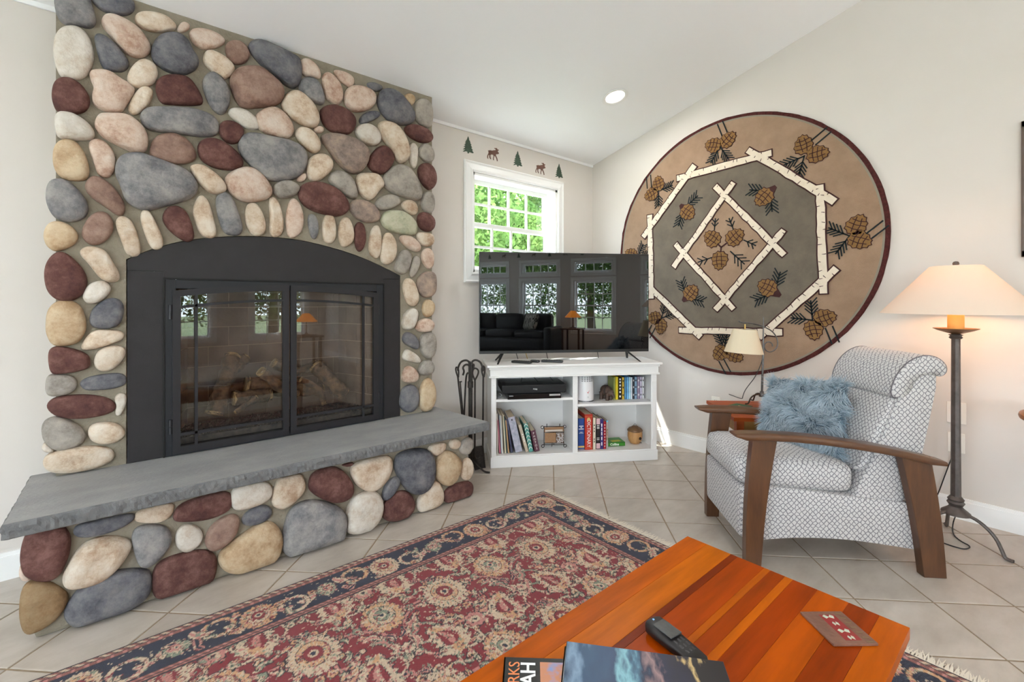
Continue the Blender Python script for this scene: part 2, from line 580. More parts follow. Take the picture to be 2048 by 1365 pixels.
STONES_UP = """
1G 215,-80 470,-60 520,80 540,180 490,225 400,195 290,190 240,140 210,40
1D 490,-60 840,-20 865,50 835,100 770,118 650,100 560,50
1L 200,400 215,290 275,225 370,215 450,260 505,360 520,460 500,560 440,630 350,640 260,620 215,520
1P 600,170 650,115 760,150 880,220 950,300 995,390 960,450 880,465 790,430 700,320 620,230
1D 535,320 560,280 620,295 700,360 770,440 820,520 770,580 690,575 600,550 570,450
1T 875,130 920,95 1030,100 1130,130 1205,200 1190,240 1090,262 960,240 890,190
1P 1215,235 1260,170 1320,190 1320,235 1250,265
1P 1325,260 1370,230 1480,240 1580,290 1615,335 1560,380 1450,405 1370,365 1335,310
1D 1010,430 1040,340 1110,285 1220,280 1300,330 1340,420 1395,500 1360,570 1250,612 1130,575 1040,510
1T 810,630 840,560 900,500 960,488 1030,530 1055,600 1030,680 960,710 880,715 820,680
1T 1435,480 1460,425 1500,415 1600,460 1690,540 1680,600 1620,645 1560,620 1460,540
1B 1620,380 1660,335 1740,335 1800,390 1820,460 1780,515 1700,525 1640,480
1R 185,780 200,690 250,645 330,645 420,700 480,790 485,860 440,920 330,935 240,920 200,860
1P 500,600 560,580 660,590 740,650 830,700 860,745 810,830 760,910 720,920 600,900 530,850 520,780 540,720 510,660
1R 1050,740 1060,665 1120,625 1220,620 1310,640 1380,730 1435,850 1330,862 1180,855 1090,845
1G 1435,720 1440,650 1490,600 1550,610 1620,680 1655,780 1640,880 1590,940 1530,910 1480,840
1T 815,890 850,800 910,725 960,710 1015,745 1010,810 950,890 890,940 840,930
1L 210,950 280,915 370,945 470,1010 525,1080 520,1140 440,1152 320,1145 235,1130 215,1050
1P 545,1020 580,950 640,945 790,945 880,1000 950,1080 970,1180 940,1250 860,1255 760,1210 640,1150 570,1090
1G 925,960 980,890 1150,888 1340,895 1500,950 1550,1020 1540,1110 1420,1125 1250,1100 1080,1085 980,1060
1R 1570,1050 1600,1000 1680,1000 1760,1050 1770,1110 1720,1180 1640,1180 1580,1120
1L 1640,930 1680,890 1780,900 1860,960 1905,1020 1880,1065 1800,1060 1720,1010
1B 995,1250 1030,1150 1100,1110 1210,1105 1300,1160 1360,1240 1365,1310 1280,1350 1130,1345 1020,1310
1R 1395,1230 1420,1170 1490,1145 1570,1160 1680,1230 1750,1310 1755,1370 1690,1400 1550,1390 1430,1330
1S 195,1260 220,1190 280,1155 350,1160 410,1210 460,1300 485,1400 465,1470 400,1485 270,1470 200,1380
1P 485,1200 520,1155 590,1155 660,1210 700,1290 695,1390 670,1440 620,1460 560,1430 530,1330
3T 1325,150 1370,122 1440,130 1530,190 1610,270 1622,330 1560,362 1480,345 1400,270
3G 725,200 735,100 790,45 900,30 1000,60 1130,110 1270,160 1350,240 1370,330 1300,400 1150,440 980,488 880,460 800,400 770,290
2D 165,200 190,140 260,130 390,190 560,270 580,330 580,440 540,510 480,500 380,420 260,320
2B 5,460 60,370 160,350 260,360 350,440 430,510 435,600 380,660 250,670 120,680 60,620
2P 582,300 630,270 700,310 745,370 752,440 700,425 600,410
2G 570,480 620,435 690,435 740,480 765,540 785,620 760,655 690,630 600,570
2P 765,440 800,390 850,410 910,480 935,570 920,640 870,650 800,600 780,530
2P 865,365 960,385 1030,430 1025,490 990,510 930,470 880,410
2P 950,590 980,520 1040,505 1120,520 1190,560 1205,630 1160,690 1060,715 980,690
2D 1130,475 1200,470 1275,510 1240,545 1180,540
2D 1230,600 1260,545 1320,530 1400,570 1460,640 1510,710 1525,780 1470,820 1370,810 1290,760 1240,680
2S 1450,580 1490,560 1535,590 1530,640 1500,665 1460,620
2W 1525,690 1560,620 1620,610 1670,660 1678,760 1660,845 1610,830 1545,790
2T 435,640 480,570 540,548 600,575 680,650 730,750 725,820 680,843 600,820 510,760 450,700
2R 755,720 780,680 850,665 930,685 1010,740 1040,800 1010,880 950,900 850,880 780,820
2D 1075,780 1110,730 1190,705 1250,725 1230,765 1150,800 1090,815
2L 1040,880 1070,830 1140,815 1210,850 1250,920 1235,980 1170,1000 1090,960
2T 1230,830 1280,800 1370,830 1430,910 1470,1020 1475,1090 1430,1138 1380,1120 1330,1020 1260,930
2R 1450,860 1480,825 1560,825 1640,860 1686,920 1660,965 1580,970 1490,920
2P 220,760 260,710 360,675 440,720 500,790 525,870 490,930 400,925 280,880 235,830
2T 548,890 580,848 640,855 710,910 745,980 740,1040 690,1058 620,1010 560,940
2P 690,860 740,830 780,850 775,885 720,895
2G 85,1010 110,930 190,895 330,930 490,960 590,1010 630,1090 610,1190 540,1260 410,1280 300,1270 200,1170 120,1090
2X 760,940 810,905 900,910 1010,940 1110,1000 1145,1070 1120,1160 1050,1225 980,1210 900,1140 830,1040
2R 1142,1160 1170,1080 1230,1010 1290,1000 1350,1070 1350,1140 1290,1220 1220,1230
2L 1485,1010 1520,968 1560,1010 1555,1110 1540,1190 1495,1140
2W 1570,1030 1610,975 1660,1000 1692,1060 1680,1130 1620,1130 1575,1080
2R 1560,1190 1600,1145 1660,1150 1703,1220 1706,1310 1660,1365 1610,1330 1570,1260
2T 640,1180 660,1110 720,1070 790,1070 845,1120 850,1180 800,1240 730,1290 660,1275
2W 1265,1290 1320,1200 1400,1158 1480,1180 1550,1290 1580,1390 1565,1450 1480,1430 1330,1380
4P -40,150 60,80 160,60 240,100 310,180 345,250 320,310 220,340 100,335 10,270
4W 355,230 400,185 480,165 550,195 580,235 540,290 450,320 380,295
4P 550,165 590,120 630,105 635,150 600,185
4R 580,270 610,210 690,183 800,200 910,260 975,350 970,420 900,460 790,445 680,410 600,350
4W 820,160 860,95 930,95 1000,140 1040,220 1058,300 1010,320 930,270 860,215
4T 1052,200 1060,120 1140,112 1230,120 1275,210 1230,250 1190,310 1150,330 1090,290
4X 995,380 1030,335 1100,330 1190,370 1240,440 1230,500 1150,518 1060,490 1010,430
4W 1205,370 1240,310 1320,285 1390,300 1415,345 1370,390 1280,415 1230,405
4T 1420,380 1450,335 1510,330 1550,370 1558,430 1520,458 1470,430
4W 1585,340 1610,275 1660,260 1692,310 1692,400 1660,445 1600,410
4R 1553,490 1580,435 1640,440 1695,490 1692,560 1650,595 1580,570
4V 1262,480 1300,425 1390,420 1470,445 1540,520 1540,590 1510,622 1400,605 1300,570 1265,520
4T 1550,600 1620,600 1687,620 1690,690 1640,718 1570,690
4P 1408,660 1430,622 1500,630 1570,690 1580,740 1540,762 1460,720
3T 710,620 730,565 780,555 840,590 880,680 912,800 900,860 850,875 795,850 760,750
3T 915,560 940,500 990,510 1040,600 1095,720 1100,790 1050,820 1000,800 950,690
3R 1100,560 1140,480 1220,465 1290,510 1330,600 1355,700 1340,740 1290,755 1200,700 1130,630
3T 1352,500 1390,400 1430,380 1480,430 1510,540 1540,660 1530,710 1480,722 1410,690 1370,580
3G 1540,430 1570,365 1620,352 1680,400 1720,510 1755,620 1750,680 1690,700 1610,680 1570,580
4T 130,440 150,370 210,358 260,410 295,520 290,590 240,625 180,610 140,530
4T 325,360 345,312 390,325 430,420 445,530 430,610 370,632 330,590 340,470
4P 475,420 500,340 540,322 590,380 610,480 600,580 530,640 485,620 470,520
4G 650,470 680,445 720,470 740,560 720,650 680,640 655,550
4T 775,510 800,455 850,452 878,520 880,640 840,690 785,670 772,590
4T 908,560 930,490 980,475 1015,540 1033,650 980,710 930,712 905,650
4R 1035,560 1070,512 1115,540 1130,640 1110,730 1070,758 1040,700
4T 1170,600 1200,548 1240,552 1255,640 1250,760 1220,818 1160,770 1155,690
4T 1270,650 1300,605 1350,620 1385,710 1370,810 1320,860 1260,845 1250,780
4W 1380,850 1410,770 1460,742 1505,790 1490,880 1450,945 1400,935 1368,900
4W 1505,860 1530,800 1565,800 1580,850 1550,930 1510,980 1490,930
4P 1588,780 1620,730 1670,740 1692,810 1682,880 1650,905 1600,850
3G 135,380 155,270 230,240 320,265 400,340 470,440 465,530 400,575 300,585 205,550 155,470
3B 455,310 500,230 560,220 650,270 740,370 780,450 765,530 710,530 620,460 510,390
3B 430,670 480,570 550,515 630,520 680,590 680,680 610,760 520,785 450,740
3S 112,700 150,610 230,590 320,620 390,690 380,760 300,810 210,835 140,790
3R 122,1030 145,930 210,860 280,855 370,920 450,1020 465,1110 420,1200 320,1245 220,1230 145,1160
3T 410,860 460,808 540,808 630,840 680,930 735,1020 725,1080 650,1090 570,1050 500,950
3L 440,1200 480,1120 550,1090 620,1090 668,1140 650,1190 570,1260 490,1272 450,1240
5S 118,180 130,80 190,20 280,10 360,50 395,150 390,230 340,305 240,325 165,320 125,250
5D 430,150 450,70 520,10 600,-10 660,20 670,90 640,180 560,205 460,195
5T 370,340 410,270 460,222 560,218 660,230 668,280 600,310 500,345 400,362
5R 136,430 145,360 200,340 300,355 400,390 425,440 415,490 330,515 220,530 155,530
5T 462,440 490,370 560,338 640,335 682,360 670,420 610,490 540,515 480,495
5W 115,590 135,545 210,540 300,550 335,600 310,660 220,690 118,690
5D 360,600 420,560 520,540 640,530 685,560 680,610 600,640 480,650 400,650
5R 125,770 180,710 300,690 450,690 560,715 608,760 590,805 480,840 330,857 195,840
5L 605,720 630,680 680,680 695,720 670,800 640,838 610,820 625,760
5W 88,940 105,880 180,850 270,870 360,920 395,980 370,1030 280,1070 180,1082 105,1020
5T 420,950 450,900 530,885 620,895 675,940 670,990 600,1030 510,1038 440,1010
5T 100,1170 150,1110 280,1070 450,1058 550,1070 595,1110 570,1170 450,1215 280,1245 145,1240
5L 78,1080 100,1030 140,1050 180,1090 130,1105
6X 412,250 430,190 490,155 542,170 548,240 542,310 490,345 440,320
6T 315,250 340,205 385,220 415,290 425,360 395,405 345,385 320,310
6S 455,400 480,355 525,370 542,410 522,470 480,485 455,450
6L 305,520 330,450 380,420 418,440 410,510 380,570 320,570
6P 405,550 440,500 500,495 537,530 522,580 460,592 415,580
6D 310,630 340,590 390,610 425,660 420,715 380,705 320,670
6W 430,660 460,605 520,595 547,640 542,740 500,785 450,750
6L 312,760 340,712 400,745 438,790 430,815 370,805 315,790
6W 427,850 460,800 510,795 537,840 522,890 470,905 430,890
6P 305,930 325,850 365,835 410,870 425,920 400,950 330,955
6D 290,1080 310,1000 370,970 415,1000 425,1080 400,1150 340,1170 295,1130
6S 428,1060 450,960 495,920 537,970 545,1060 522,1130 470,1165 435,1130
"""
STONES_BASE = """
7R 160,640 180,560 210,500 300,475 450,460 510,540 505,650 450,790 380,850 270,855 180,810 155,720
7D 550,520 570,455 700,420 900,380 975,370 985,410 900,470 760,520 620,545
7T 1000,400 1020,350 1150,310 1280,290 1270,370 1200,430 1080,435 1010,425
7R 1285,400 1330,300 1500,240 1690,200 1710,300 1660,360 1520,410 1330,425
8L 85,620 120,560 220,535 340,525 378,590 350,650 250,700 120,728 90,680
7T 470,840 520,730 600,610 720,550 860,545 960,580 950,640 870,760 750,860 600,900 500,905
7G 975,540 1020,470 1140,455 1220,470 1265,540 1240,620 1150,720 1080,760 1030,740 1000,660
7L 1297,560 1320,480 1390,445 1460,470 1500,530 1470,600 1390,655 1320,630
7B 1520,550 1560,460 1650,395 1730,375 1770,420 1740,520 1660,600 1570,640 1530,610
8D 160,800 200,740 290,695 350,700 378,740 350,790 270,830 190,838
8S 0,1080 30,1010 150,920 280,830 370,818 435,890 440,980 400,1080 290,1130 130,1170 40,1150
7D 480,1100 560,960 680,860 850,800 1000,785 1100,800 1105,930 1040,1020 850,1110 650,1180 540,1185
7R 1135,840 1170,740 1300,680 1500,640 1580,680 1590,770 1560,870 1450,930 1260,980 1160,985 1140,920
7O 150,1020 170,930 240,880 350,880 440,930 500,980 460,1080 390,1160 280,1230 190,1255 150,1160
7P 135,820 150,740 180,810 240,850 170,865
8T 380,660 400,560 430,500 530,480 590,470 615,560 580,620 470,715 400,700
8R 650,540 670,470 750,430 840,418 920,480 960,560 940,630 850,670 740,640 660,590
8T 945,430 1000,380 1130,350 1220,335 1240,410 1200,510 1120,580 1060,585 980,530
8R 870,405 950,380 970,390 930,415
8D 1260,400 1290,320 1430,285 1520,310 1535,450 1500,550 1420,605 1350,580 1290,490
8T 1500,290 1530,255 1630,235 1625,290 1565,335 1520,320
8T 1655,250 1670,220 1720,215 1740,250 1710,285 1670,285
8W 1730,270 1760,210 1815,205 1825,270 1790,330 1735,315
8S 1545,430 1570,350 1630,295 1700,330 1738,390 1700,500 1640,550 1570,510
8T 1730,480 1745,390 1785,342 1825,390 1820,470 1780,518
8G 460,1010 475,860 520,720 640,660 780,680 890,740 900,830 880,930 800,1000 650,1045 540,1062
8L 915,740 960,640 1060,592 1140,610 1168,690 1140,790 1060,870 960,888 912,870 925,800
8D 1170,630 1190,550 1250,490 1300,490 1290,550 1230,630 1190,655
8R 1172,740 1190,670 1270,600 1340,588 1395,650 1390,720 1330,780 1230,800 1185,785
8T 1418,660 1480,590 1530,520 1580,530 1608,610 1590,680 1500,720 1440,740
8R 1615,620 1650,560 1760,520 1815,530 1822,590 1780,645 1680,675 1625,665
"""
def noise2(x, z, s):
    return math.sin(x * 31.7 * s + 1.3) * math.cos(z * 27.1 * s + .4) * .5 + math.sin((x + z) * 17.3 * s + 2.1) * .5
def make_stones(data, face_y, parent, depth_k=0.30, zmax=None):
    n = 0
    for line in data.strip().splitlines():
        key, *pts = line.split()
        ox, oy, sc = CROPS[int(key[0])]
        P = []
        for p in pts:
            a, b = p.split(',')
            q = onY(ox + float(a) / sc, oy + float(b) / sc, face_y - .018)
            P.append((q[0], q[2]))
        P = chaikin(P, 2)
        c = sum(P) / len(P)
        if zmax is not None:
            pass
        P = [c + (p - c) * 1.085 for p in P]
        if zmax is not None:
            P = [np.array([p[0], max(.004, min(p[1], zmax))]) for p in P]
        ext = np.array(P)
        size = np.sort(ext.max(0) - ext.min(0))
        h = max(.022, min(.062, depth_k * size[0]))
        h *= RND.uniform(.85, 1.15)
        seed = RND.uniform(.6, 1.6)
        tx, tz = RND.uniform(-.12, .12), RND.uniform(-.12, .12)
        rings = ((1.0, -.014), (1.0, h * .22), (.982, h * .46), (.935, h * .69), (.84, h * .87), (.64, h * .97), (.32, h * 1.0))
        sec = []
        for s, d in rings:
            r = []
            for p in P:
                q = c + (p - c) * s
                k = 1 + .22 * noise2(q[0] - c[0], q[1] - c[1], seed * (.08 / max(.05, size[0]))) * (1 - s * .55) + (tx * (p[0] - c[0]) + tz * (p[1] - c[1])) / max(.03, size[1]) * s
                r.append(Vector((q[0] - c[0], -(d * k if d > 0 else d), q[1] - c[1])))
            sec.append(r)
        mb = MB()
        m = len(P)
        mb.loft(sec, cap=False)
        mb.v.append((0, -h * 1.0, 0))
        ci = len(mb.v) - 1
        base = (len(rings) - 1) * m
        for k in range(m):
            mb.f.append((base + k, base + (k + 1) % m, ci))
        mb.f.append(tuple(range(m - 1, -1, -1)))
        o = mb.build('stone', stone_mat(key[1]), parent=parent, smooth='all')
        o.matrix_parent_inverse = world_m(parent).inverted()
        o.location = (c[0], face_y, c[1])
        n += 1
    return n
# chimney breast: mortar body with arched opening
FXL, FXR = -.205, 1.685
C9 = lambda x, y: (230 + x / 2.905, 450 + y / 2.905)
arch_px = [(65, 200), (180, 152), (300, 113), (430, 86), (560, 71), (690, 65), (820, 65), (950, 72), (1080, 88), (1220, 120), (1340, 155), (1450, 195), (1560, 245), (1657, 294)]
arch = [onY(*C9(x, y), YM_FACE) for x, y in arch_px]
AXL, AXR = arch[0][0], arch[-1][0]
arch = [(p[0], p[2]) for p in arch]
arch = [tuple(p) for p in chaikin(arch, 1, closed=False)]
ztop = ceil_z(YM_FACE) + .03
poly = [(FXL, SLAB_TOP - .01), (FXL, ztop), (FXR, ztop), (FXR, SLAB_TOP - .01), (AXR, SLAB_TOP - .01)] + arch[::-1] + [(AXL, SLAB_TOP - .01)]
mb = MB().prism([(x, YM_FACE, z) for x, z in poly], (0, YW - YM_FACE - .003, 0))
breast = mb.build('chimney_breast', M_mortar, parent=fire, worldspace=True)
make_stones(STONES_UP, YM_FACE, breast)
# hearth base
mb = MB().bx((-.235, YB_FACE, 0), (1.715, YW - .10, SLAB_TOP - SLAB_TH))
base = mb.build('hearth_base', M_mortar, parent=fire, worldspace=True, bevel=.02)
make_stones(STONES_BASE, YB_FACE, base, depth_k=.26, zmax=SLAB_TOP - SLAB_TH - .004)
# slate slab with a rough-split edge
M_slate = mat('slate', (140, 140, 141), (164, 163, 161), scale=3.5, rough=0.6, bump=0.35, bscale=60, stretch=(1, 2.2, 2), detail=9, c3=(150, 150, 150), nrough=.7)
sx0, sx1, sy0, sy1 = -.305, 1.805, 2.335, 2.925
outline = []
def edge_pts(a, b, n):
    return [(a[0] + (b[0] - a[0]) * i / n, a[1] + (b[1] - a[1]) * i / n) for i in range(n)]
outline += edge_pts((sx0, sy0), (sx1, sy0), 190) + edge_pts((sx1, sy0), (sx1 - .04, sy1), 30) + edge_pts((sx1 - .04, sy1), (sx0 + .01, sy1), 8) + edge_pts((sx0 + .01, sy1), (sx0, sy0), 30)
secs = []
cxs, cys = (sx0 + sx1) / 2, (sy0 + sy1) / 2
for z, ins, amp in ((SLAB_TOP, .007, .0012), (SLAB_TOP - .005, .003, .002), (SLAB_TOP - .018, 0, .0035), (SLAB_TOP - .036, .002, .0035), (SLAB_TOP - SLAB_TH + .005, .003, .003), (SLAB_TOP - SLAB_TH, .010, .002)):
    r = []
    for x, y in outline:
        j = RND.uniform(-amp, amp) + ins
        dx = -1 if abs(x - sx1) < .06 and y < sy1 - .001 and x > cxs + .9 else (1 if abs(x - sx0) < .03 else 0)
        dy = 1 if abs(y - sy0) < .001 else 0
        r.append((x + dx * j, y + dy * j, z))
    secs.append(r)
slab = MB().loft(secs).build('hearth_slab', M_slate, parent=fire, worldspace=True)
slab.data.materials.append(mat('split_slate_edge', (96, 97, 99), (122, 121, 120), scale=18, rough=.85, bump=.9, bscale=45, detail=9, nrough=.7))
for f_p in slab.data.polygons:
    f_p.material_index = 0 if abs(f_p.normal.z) > .95 else 1

# ================================================================== fireplace insert
ins = empty('fireplace_insert', (0.72, 2.9, SLAB_TOP), label='black metal fireplace insert with two glass doors and arched surround', cat='fireplace insert')
M_black = mat('matte_black_metal', (42, 38, 41), (36, 33, 35), scale=14, rough=0.55, bump=0.05, bscale=300, metal=0.2)
M_black2 = mat('dark_steel', (36, 37, 42), rough=0.5, metal=0.3)
M_soot = mat('soot_black', (20, 19, 19), rough=0.8)
YS = YM_FACE - .004
def fy(x, y, yy=YS):
    p = onY(*C9(x, y), yy)
    return p[0], p[2]
rx0, rz1 = fy(285, 308)
rx1, _ = fy(1558, 350)
zb = SLAB_TOP + .001
z_hole_top = (fy(285, 308)[1] + fy(1558, 350)[1]) / 2
# arched surround: left post, right post, head
def plate(name, pts, y, th, m, par, bevel=0):
    return MB().prism([(x, y, z) for x, z in pts], (0, th, 0)).build(name, m, parent=par, worldspace=True, bevel=bevel)
ax0, ax1 = AXL + .004, AXR - .004
archi = [(min(max(x, ax0), ax1), z - .004) for x, z in arch]
zpost = z_hole_top + .035
plate('surround_panel', [(ax0, zb), (rx0, zb), (rx0, zpost), (ax0, zpost)], YS, .03, M_black, ins, .001)
plate('surround_panel', [(rx1, zb), (ax1, zb), (ax1, zpost), (rx1, zpost)], YS, .03, M_black, ins, .001)
plate('surround_arch', [(ax0, zpost + .0015), (rx0, zpost + .0015), (rx0, z_hole_top), (rx1, z_hole_top), (rx1, zpost + .0015), (ax1, zpost + .0015)] + archi[::-1], YS, .03, M_black, ins)
# recessed frame around the doors
fr0, fr1, frt = rx0 + .002, rx1 - .002, z_hole_top - .002
mb = MB()
fwid = .045
mb.bx((fr0, YS - .006, zb), (fr0 + fwid, YS + .05, frt)).bx((fr1 - fwid, YS - .006, zb), (fr1, YS + .05, frt))
mb.bx((fr0 + fwid, YS - .006, frt - fwid), (fr1 - fwid, YS + .05, frt)).bx((fr0 + fwid, YS - .006, zb), (fr1 - fwid, YS + .05, zb + .03))
mb.build('door_frame', M_black2, parent=ins, worldspace=True, bevel=.002)
MB().bx((fr0 - .006, YS - .012, frt), (fr1 + .006, YS, frt + .008)).bx((fr0 - .006, YS - .012, zb), (fr0, YS, frt)).bx((fr1, YS - .012, zb), (fr1 + .006, YS, frt)).build('frame_lip', M_soot, parent=ins, worldspace=True)
# firebox
BX0, BX1, BZ0, BZ1, BYB = fr0 + .03, fr1 - .03, zb + .03, frt - .03, YS + .43
Y0 = YS + .05
in_off = .10
M_brickmortar = mat('firebox_mortar', (150, 126, 104), rough=0.95)
M_brick = mat('firebox_brick', (116, 94, 76), (94, 74, 60), scale=9, rough=0.9, bump=0.3, bscale=60, vary=0.10)
mb = MB()
mb.hexa([(BX0 - .02, Y0, BZ0), (BX0 + in_off, BYB, BZ0), (BX0 + in_off, BYB, BZ1), (BX0 - .02, Y0, BZ1)],
        [(BX0 - .05, Y0, BZ0), (BX0 + in_off - .03, BYB, BZ0), (BX0 + in_off - .03, BYB, BZ1), (BX0 - .05, Y0, BZ1)])
mb.hexa([(BX1 + .02, Y0, BZ0), (BX1 - in_off, BYB, BZ0), (BX1 - in_off, BYB, BZ1), (BX1 + .02, Y0, BZ1)],
        [(BX1 + .05, Y0, BZ0), (BX1 - in_off + .03, BYB, BZ0), (BX1 - in_off + .03, BYB, BZ1), (BX1 + .05, Y0, BZ1)])
mb.bx((BX0, BYB, BZ0), (BX1, BYB + .03, BZ1))
liner = mb.build('firebox_liner', M_brickmortar, parent=ins, worldspace=True)
MB().bx((BX0 - .05, Y0, BZ1), (BX1 + .05, BYB + .03, BZ1 + .03)).build('firebox_top', M_soot, parent=ins, worldspace=True)
MB().bx((BX0 - .05, Y0, zb), (BX1 + .05, BYB + .03, BZ0)).build('firebox_floor', M_soot, parent=ins, worldspace=True)
def brick_panel(a, b, z0, z1, rows, bw, nrm):
    a = Vector((a[0], a[1], 0)); b = Vector((b[0], b[1], 0))
    L = (b - a).length
    d = (b - a) / L
    n = Vector(nrm)
    rh = (z1 - z0) / rows
    g = .004
    for r in range(rows):
        off = -(bw / 2) if r % 2 else 0.0
        s = off
        while s < L:
            s0, s1 = max(s, 0) + g / 2, min(s + bw, L) - g / 2
            s += bw
            if s1 - s0 < .02:
                continue
            c = a + d * ((s0 + s1) / 2)
            hw, hh = (s1 - s0) / 2, (rh - g) / 2
            mb = MB()
            q = [c * 0 - d * hw - Vector((0, 0, hh)), d * hw - Vector((0, 0, hh)), d * hw + Vector((0, 0, hh)), -d * hw + Vector((0, 0, hh))]
            mb.hexa(q, [p + n * .005 for p in q])
            o = mb.build('brick', M_brick, parent=liner)
            o.matrix_parent_inverse = world_m(liner).inverted()
            o.location = (c.x, c.y, z0 + rh * (r + .5))
brick_panel((BX0 + in_off, BYB), (BX1 - in_off, BYB), BZ0, BZ1, 7, .21, (0, -1, 0))
dl = Vector((in_off + .02, BYB - Y0, 0)).normalized()
brick_panel((BX0 - .02, Y0), (BX0 + in_off, BYB), BZ0, BZ1, 7, .21, (dl.y, -dl.x, 0))
brick_panel((BX1 + .02, Y0), (BX1 - in_off, BYB), BZ0, BZ1, 7, .21, (-dl.y, -dl.x, 0))
# doors
M_glass = glass_mat('fireplace_glass', (.96, .96, .96), refl=0.07)
M_door = mat('door_black_metal', (40, 38, 42), rough=0.48, metal=0.3)
YD = YS - .022
dx0, dmid0 = fy(335, 800, YD)[0], fy(1012, 800, YD)[0]
dmid1, dx1 = fy(1021, 800, YD)[0], fy(1530, 800, YD)[0]
dzb = zb + .012
dz_side, dz_mid = fy(335, 378, YD)[1], fy(1015, 353, YD)[1]
dz_side = (dz_side + fy(1530, 402, YD)[1]) / 2
DM = (dmid0 + dmid1) / 2
DW = max(DM - dx0, dx1 - DM)
def dtop(x):       # gently arched top line shared by both doors
    t = (x - DM) / DW
    return dz_mid - (dz_mid - dz_side) * t * t
def curved_bar(xa, xb, off, hgt, th, mb, n=10):
    for i in range(n):
        p, q = xa + (xb - xa) * i / n, xa + (xb - xa) * (i + 1) / n
        mb.hexa([(p, YD, dtop(p) - off), (q, YD, dtop(q) - off), (q, YD, dtop(q) - off - hgt), (p, YD, dtop(p) - off - hgt)],
                [(p, YD + th, dtop(p) - off), (q, YD + th, dtop(q) - off), (q, YD + th, dtop(q) - off - hgt), (p, YD + th, dtop(p) - off - hgt)])
for side, (xa, xb) in ((-1, (dx0, dmid0)), (1, (dmid1, dx1))):
    mb = MB()
    bw = .032
    curved_bar(xa + bw, xb - bw, 0, bw, .02, mb)
    mb.bx((xa + bw, YD, dzb), (xb - bw, YD + .02, dzb + bw))
    for x0_, x1_ in ((xa, xa + bw), (xb - bw, xb)):
        mb.hexa([(x0_, YD, dzb), (x1_, YD, dzb), (x1_, YD, dtop(x1_)), (x0_, YD, dtop(x0_))],
                [(x0_, YD + .02, dzb), (x1_, YD + .02, dzb), (x1_, YD + .02, dtop(x1_)), (x0_, YD + .02, dtop(x0_))])
    door = mb.build('door', M_door, parent=ins, worldspace=True)
    mb = MB()
    curved_bar(xa + bw, xb - bw, .078, .013, .014, mb)
    mb.build('muntin', M_door, parent=door).matrix_parent_inverse = world_m(door).inverted()
    o = MB().bx((xa + bw, YD, dzb + .085), (xb - bw, YD + .014, dzb + .098)).build('muntin', M_door, parent=door)
    o.matrix_parent_inverse = world_m(door).inverted()
    xm = xa + bw + .065 if side < 0 else xb - bw - .065
    o = MB().bx((xm - .0065, YD, dzb + bw), (xm + .0065, YD + .014, dtop(xm) - bw)).build('muntin', M_door, parent=door)
    o.matrix_parent_inverse = world_m(door).inverted()
    gz = min(dtop(xa), dtop(xb)) - .02
    o = MB().bx((xa + bw - .006, YD + .022, dzb + bw - .01), (xb - bw + .006, YD + .026, dtop(xm) - .01)).build('glass_pane', M_glass, parent=door)
    o.matrix_parent_inverse = world_m(door).inverted()
    for zz in (dzb + .10, dtop(xa if side < 0 else xb) - .14):
        xh = xa - .008 if side < 0 else xb + .008
        mbh = MB().tube([(xh, YD + .01, zz), (xh, YD + .01, zz + .033)], .008, 8).tube([(xh, YD + .01, zz + .036), (xh, YD + .01, zz + .07)], .008, 8)
        o = mbh.build('hinge', M_door, parent=door)
        o.matrix_parent_inverse = world_m(door).inverted()
# ember bed of small stones
M_ember = mat('ember_gravel', (86, 74, 66), (36, 32, 30), scale=30, rough=0.95, vary=.1)
mb = MB()
rr = random.Random(3)
mb.bx((BX0, Y0 + .03, BZ0), (BX1, BYB - .02, BZ0 + .03))
for i in range(1500):
    x = rr.uniform(BX0 + .01, BX1 - .01); y = rr.uniform(Y0 + .03, BYB - .06)
    if x < BX0 + .1 * (y - Y0) / .38 or x > BX1 - .1 * (y - Y0) / .38:
        continue
    s = rr.uniform(.004, .011)
    z = BZ0 + .03 + rr.uniform(0, .008)
    vs = [Vector((rr.uniform(.6, 1) * a, rr.uniform(.6, 1) * b, rr.uniform(.6, 1) * c)) * s + Vector((x, y, z)) for a, b, c in ((1, 0, 0), (-1, 0, 0), (0, 1, 0), (0, -1, 0), (0, 0, 1), (0, 0, -1))]
    mb.add(vs, [(0, 2, 4), (2, 1, 4), (1, 3, 4), (3, 0, 4), (2, 0, 5), (1, 2, 5), (3, 1, 5), (0, 3, 5)])
o = mb.build('ember_bed', M_ember, parent=ins, worldspace=True, fixn=False)
o['kind'] = 'stuff'
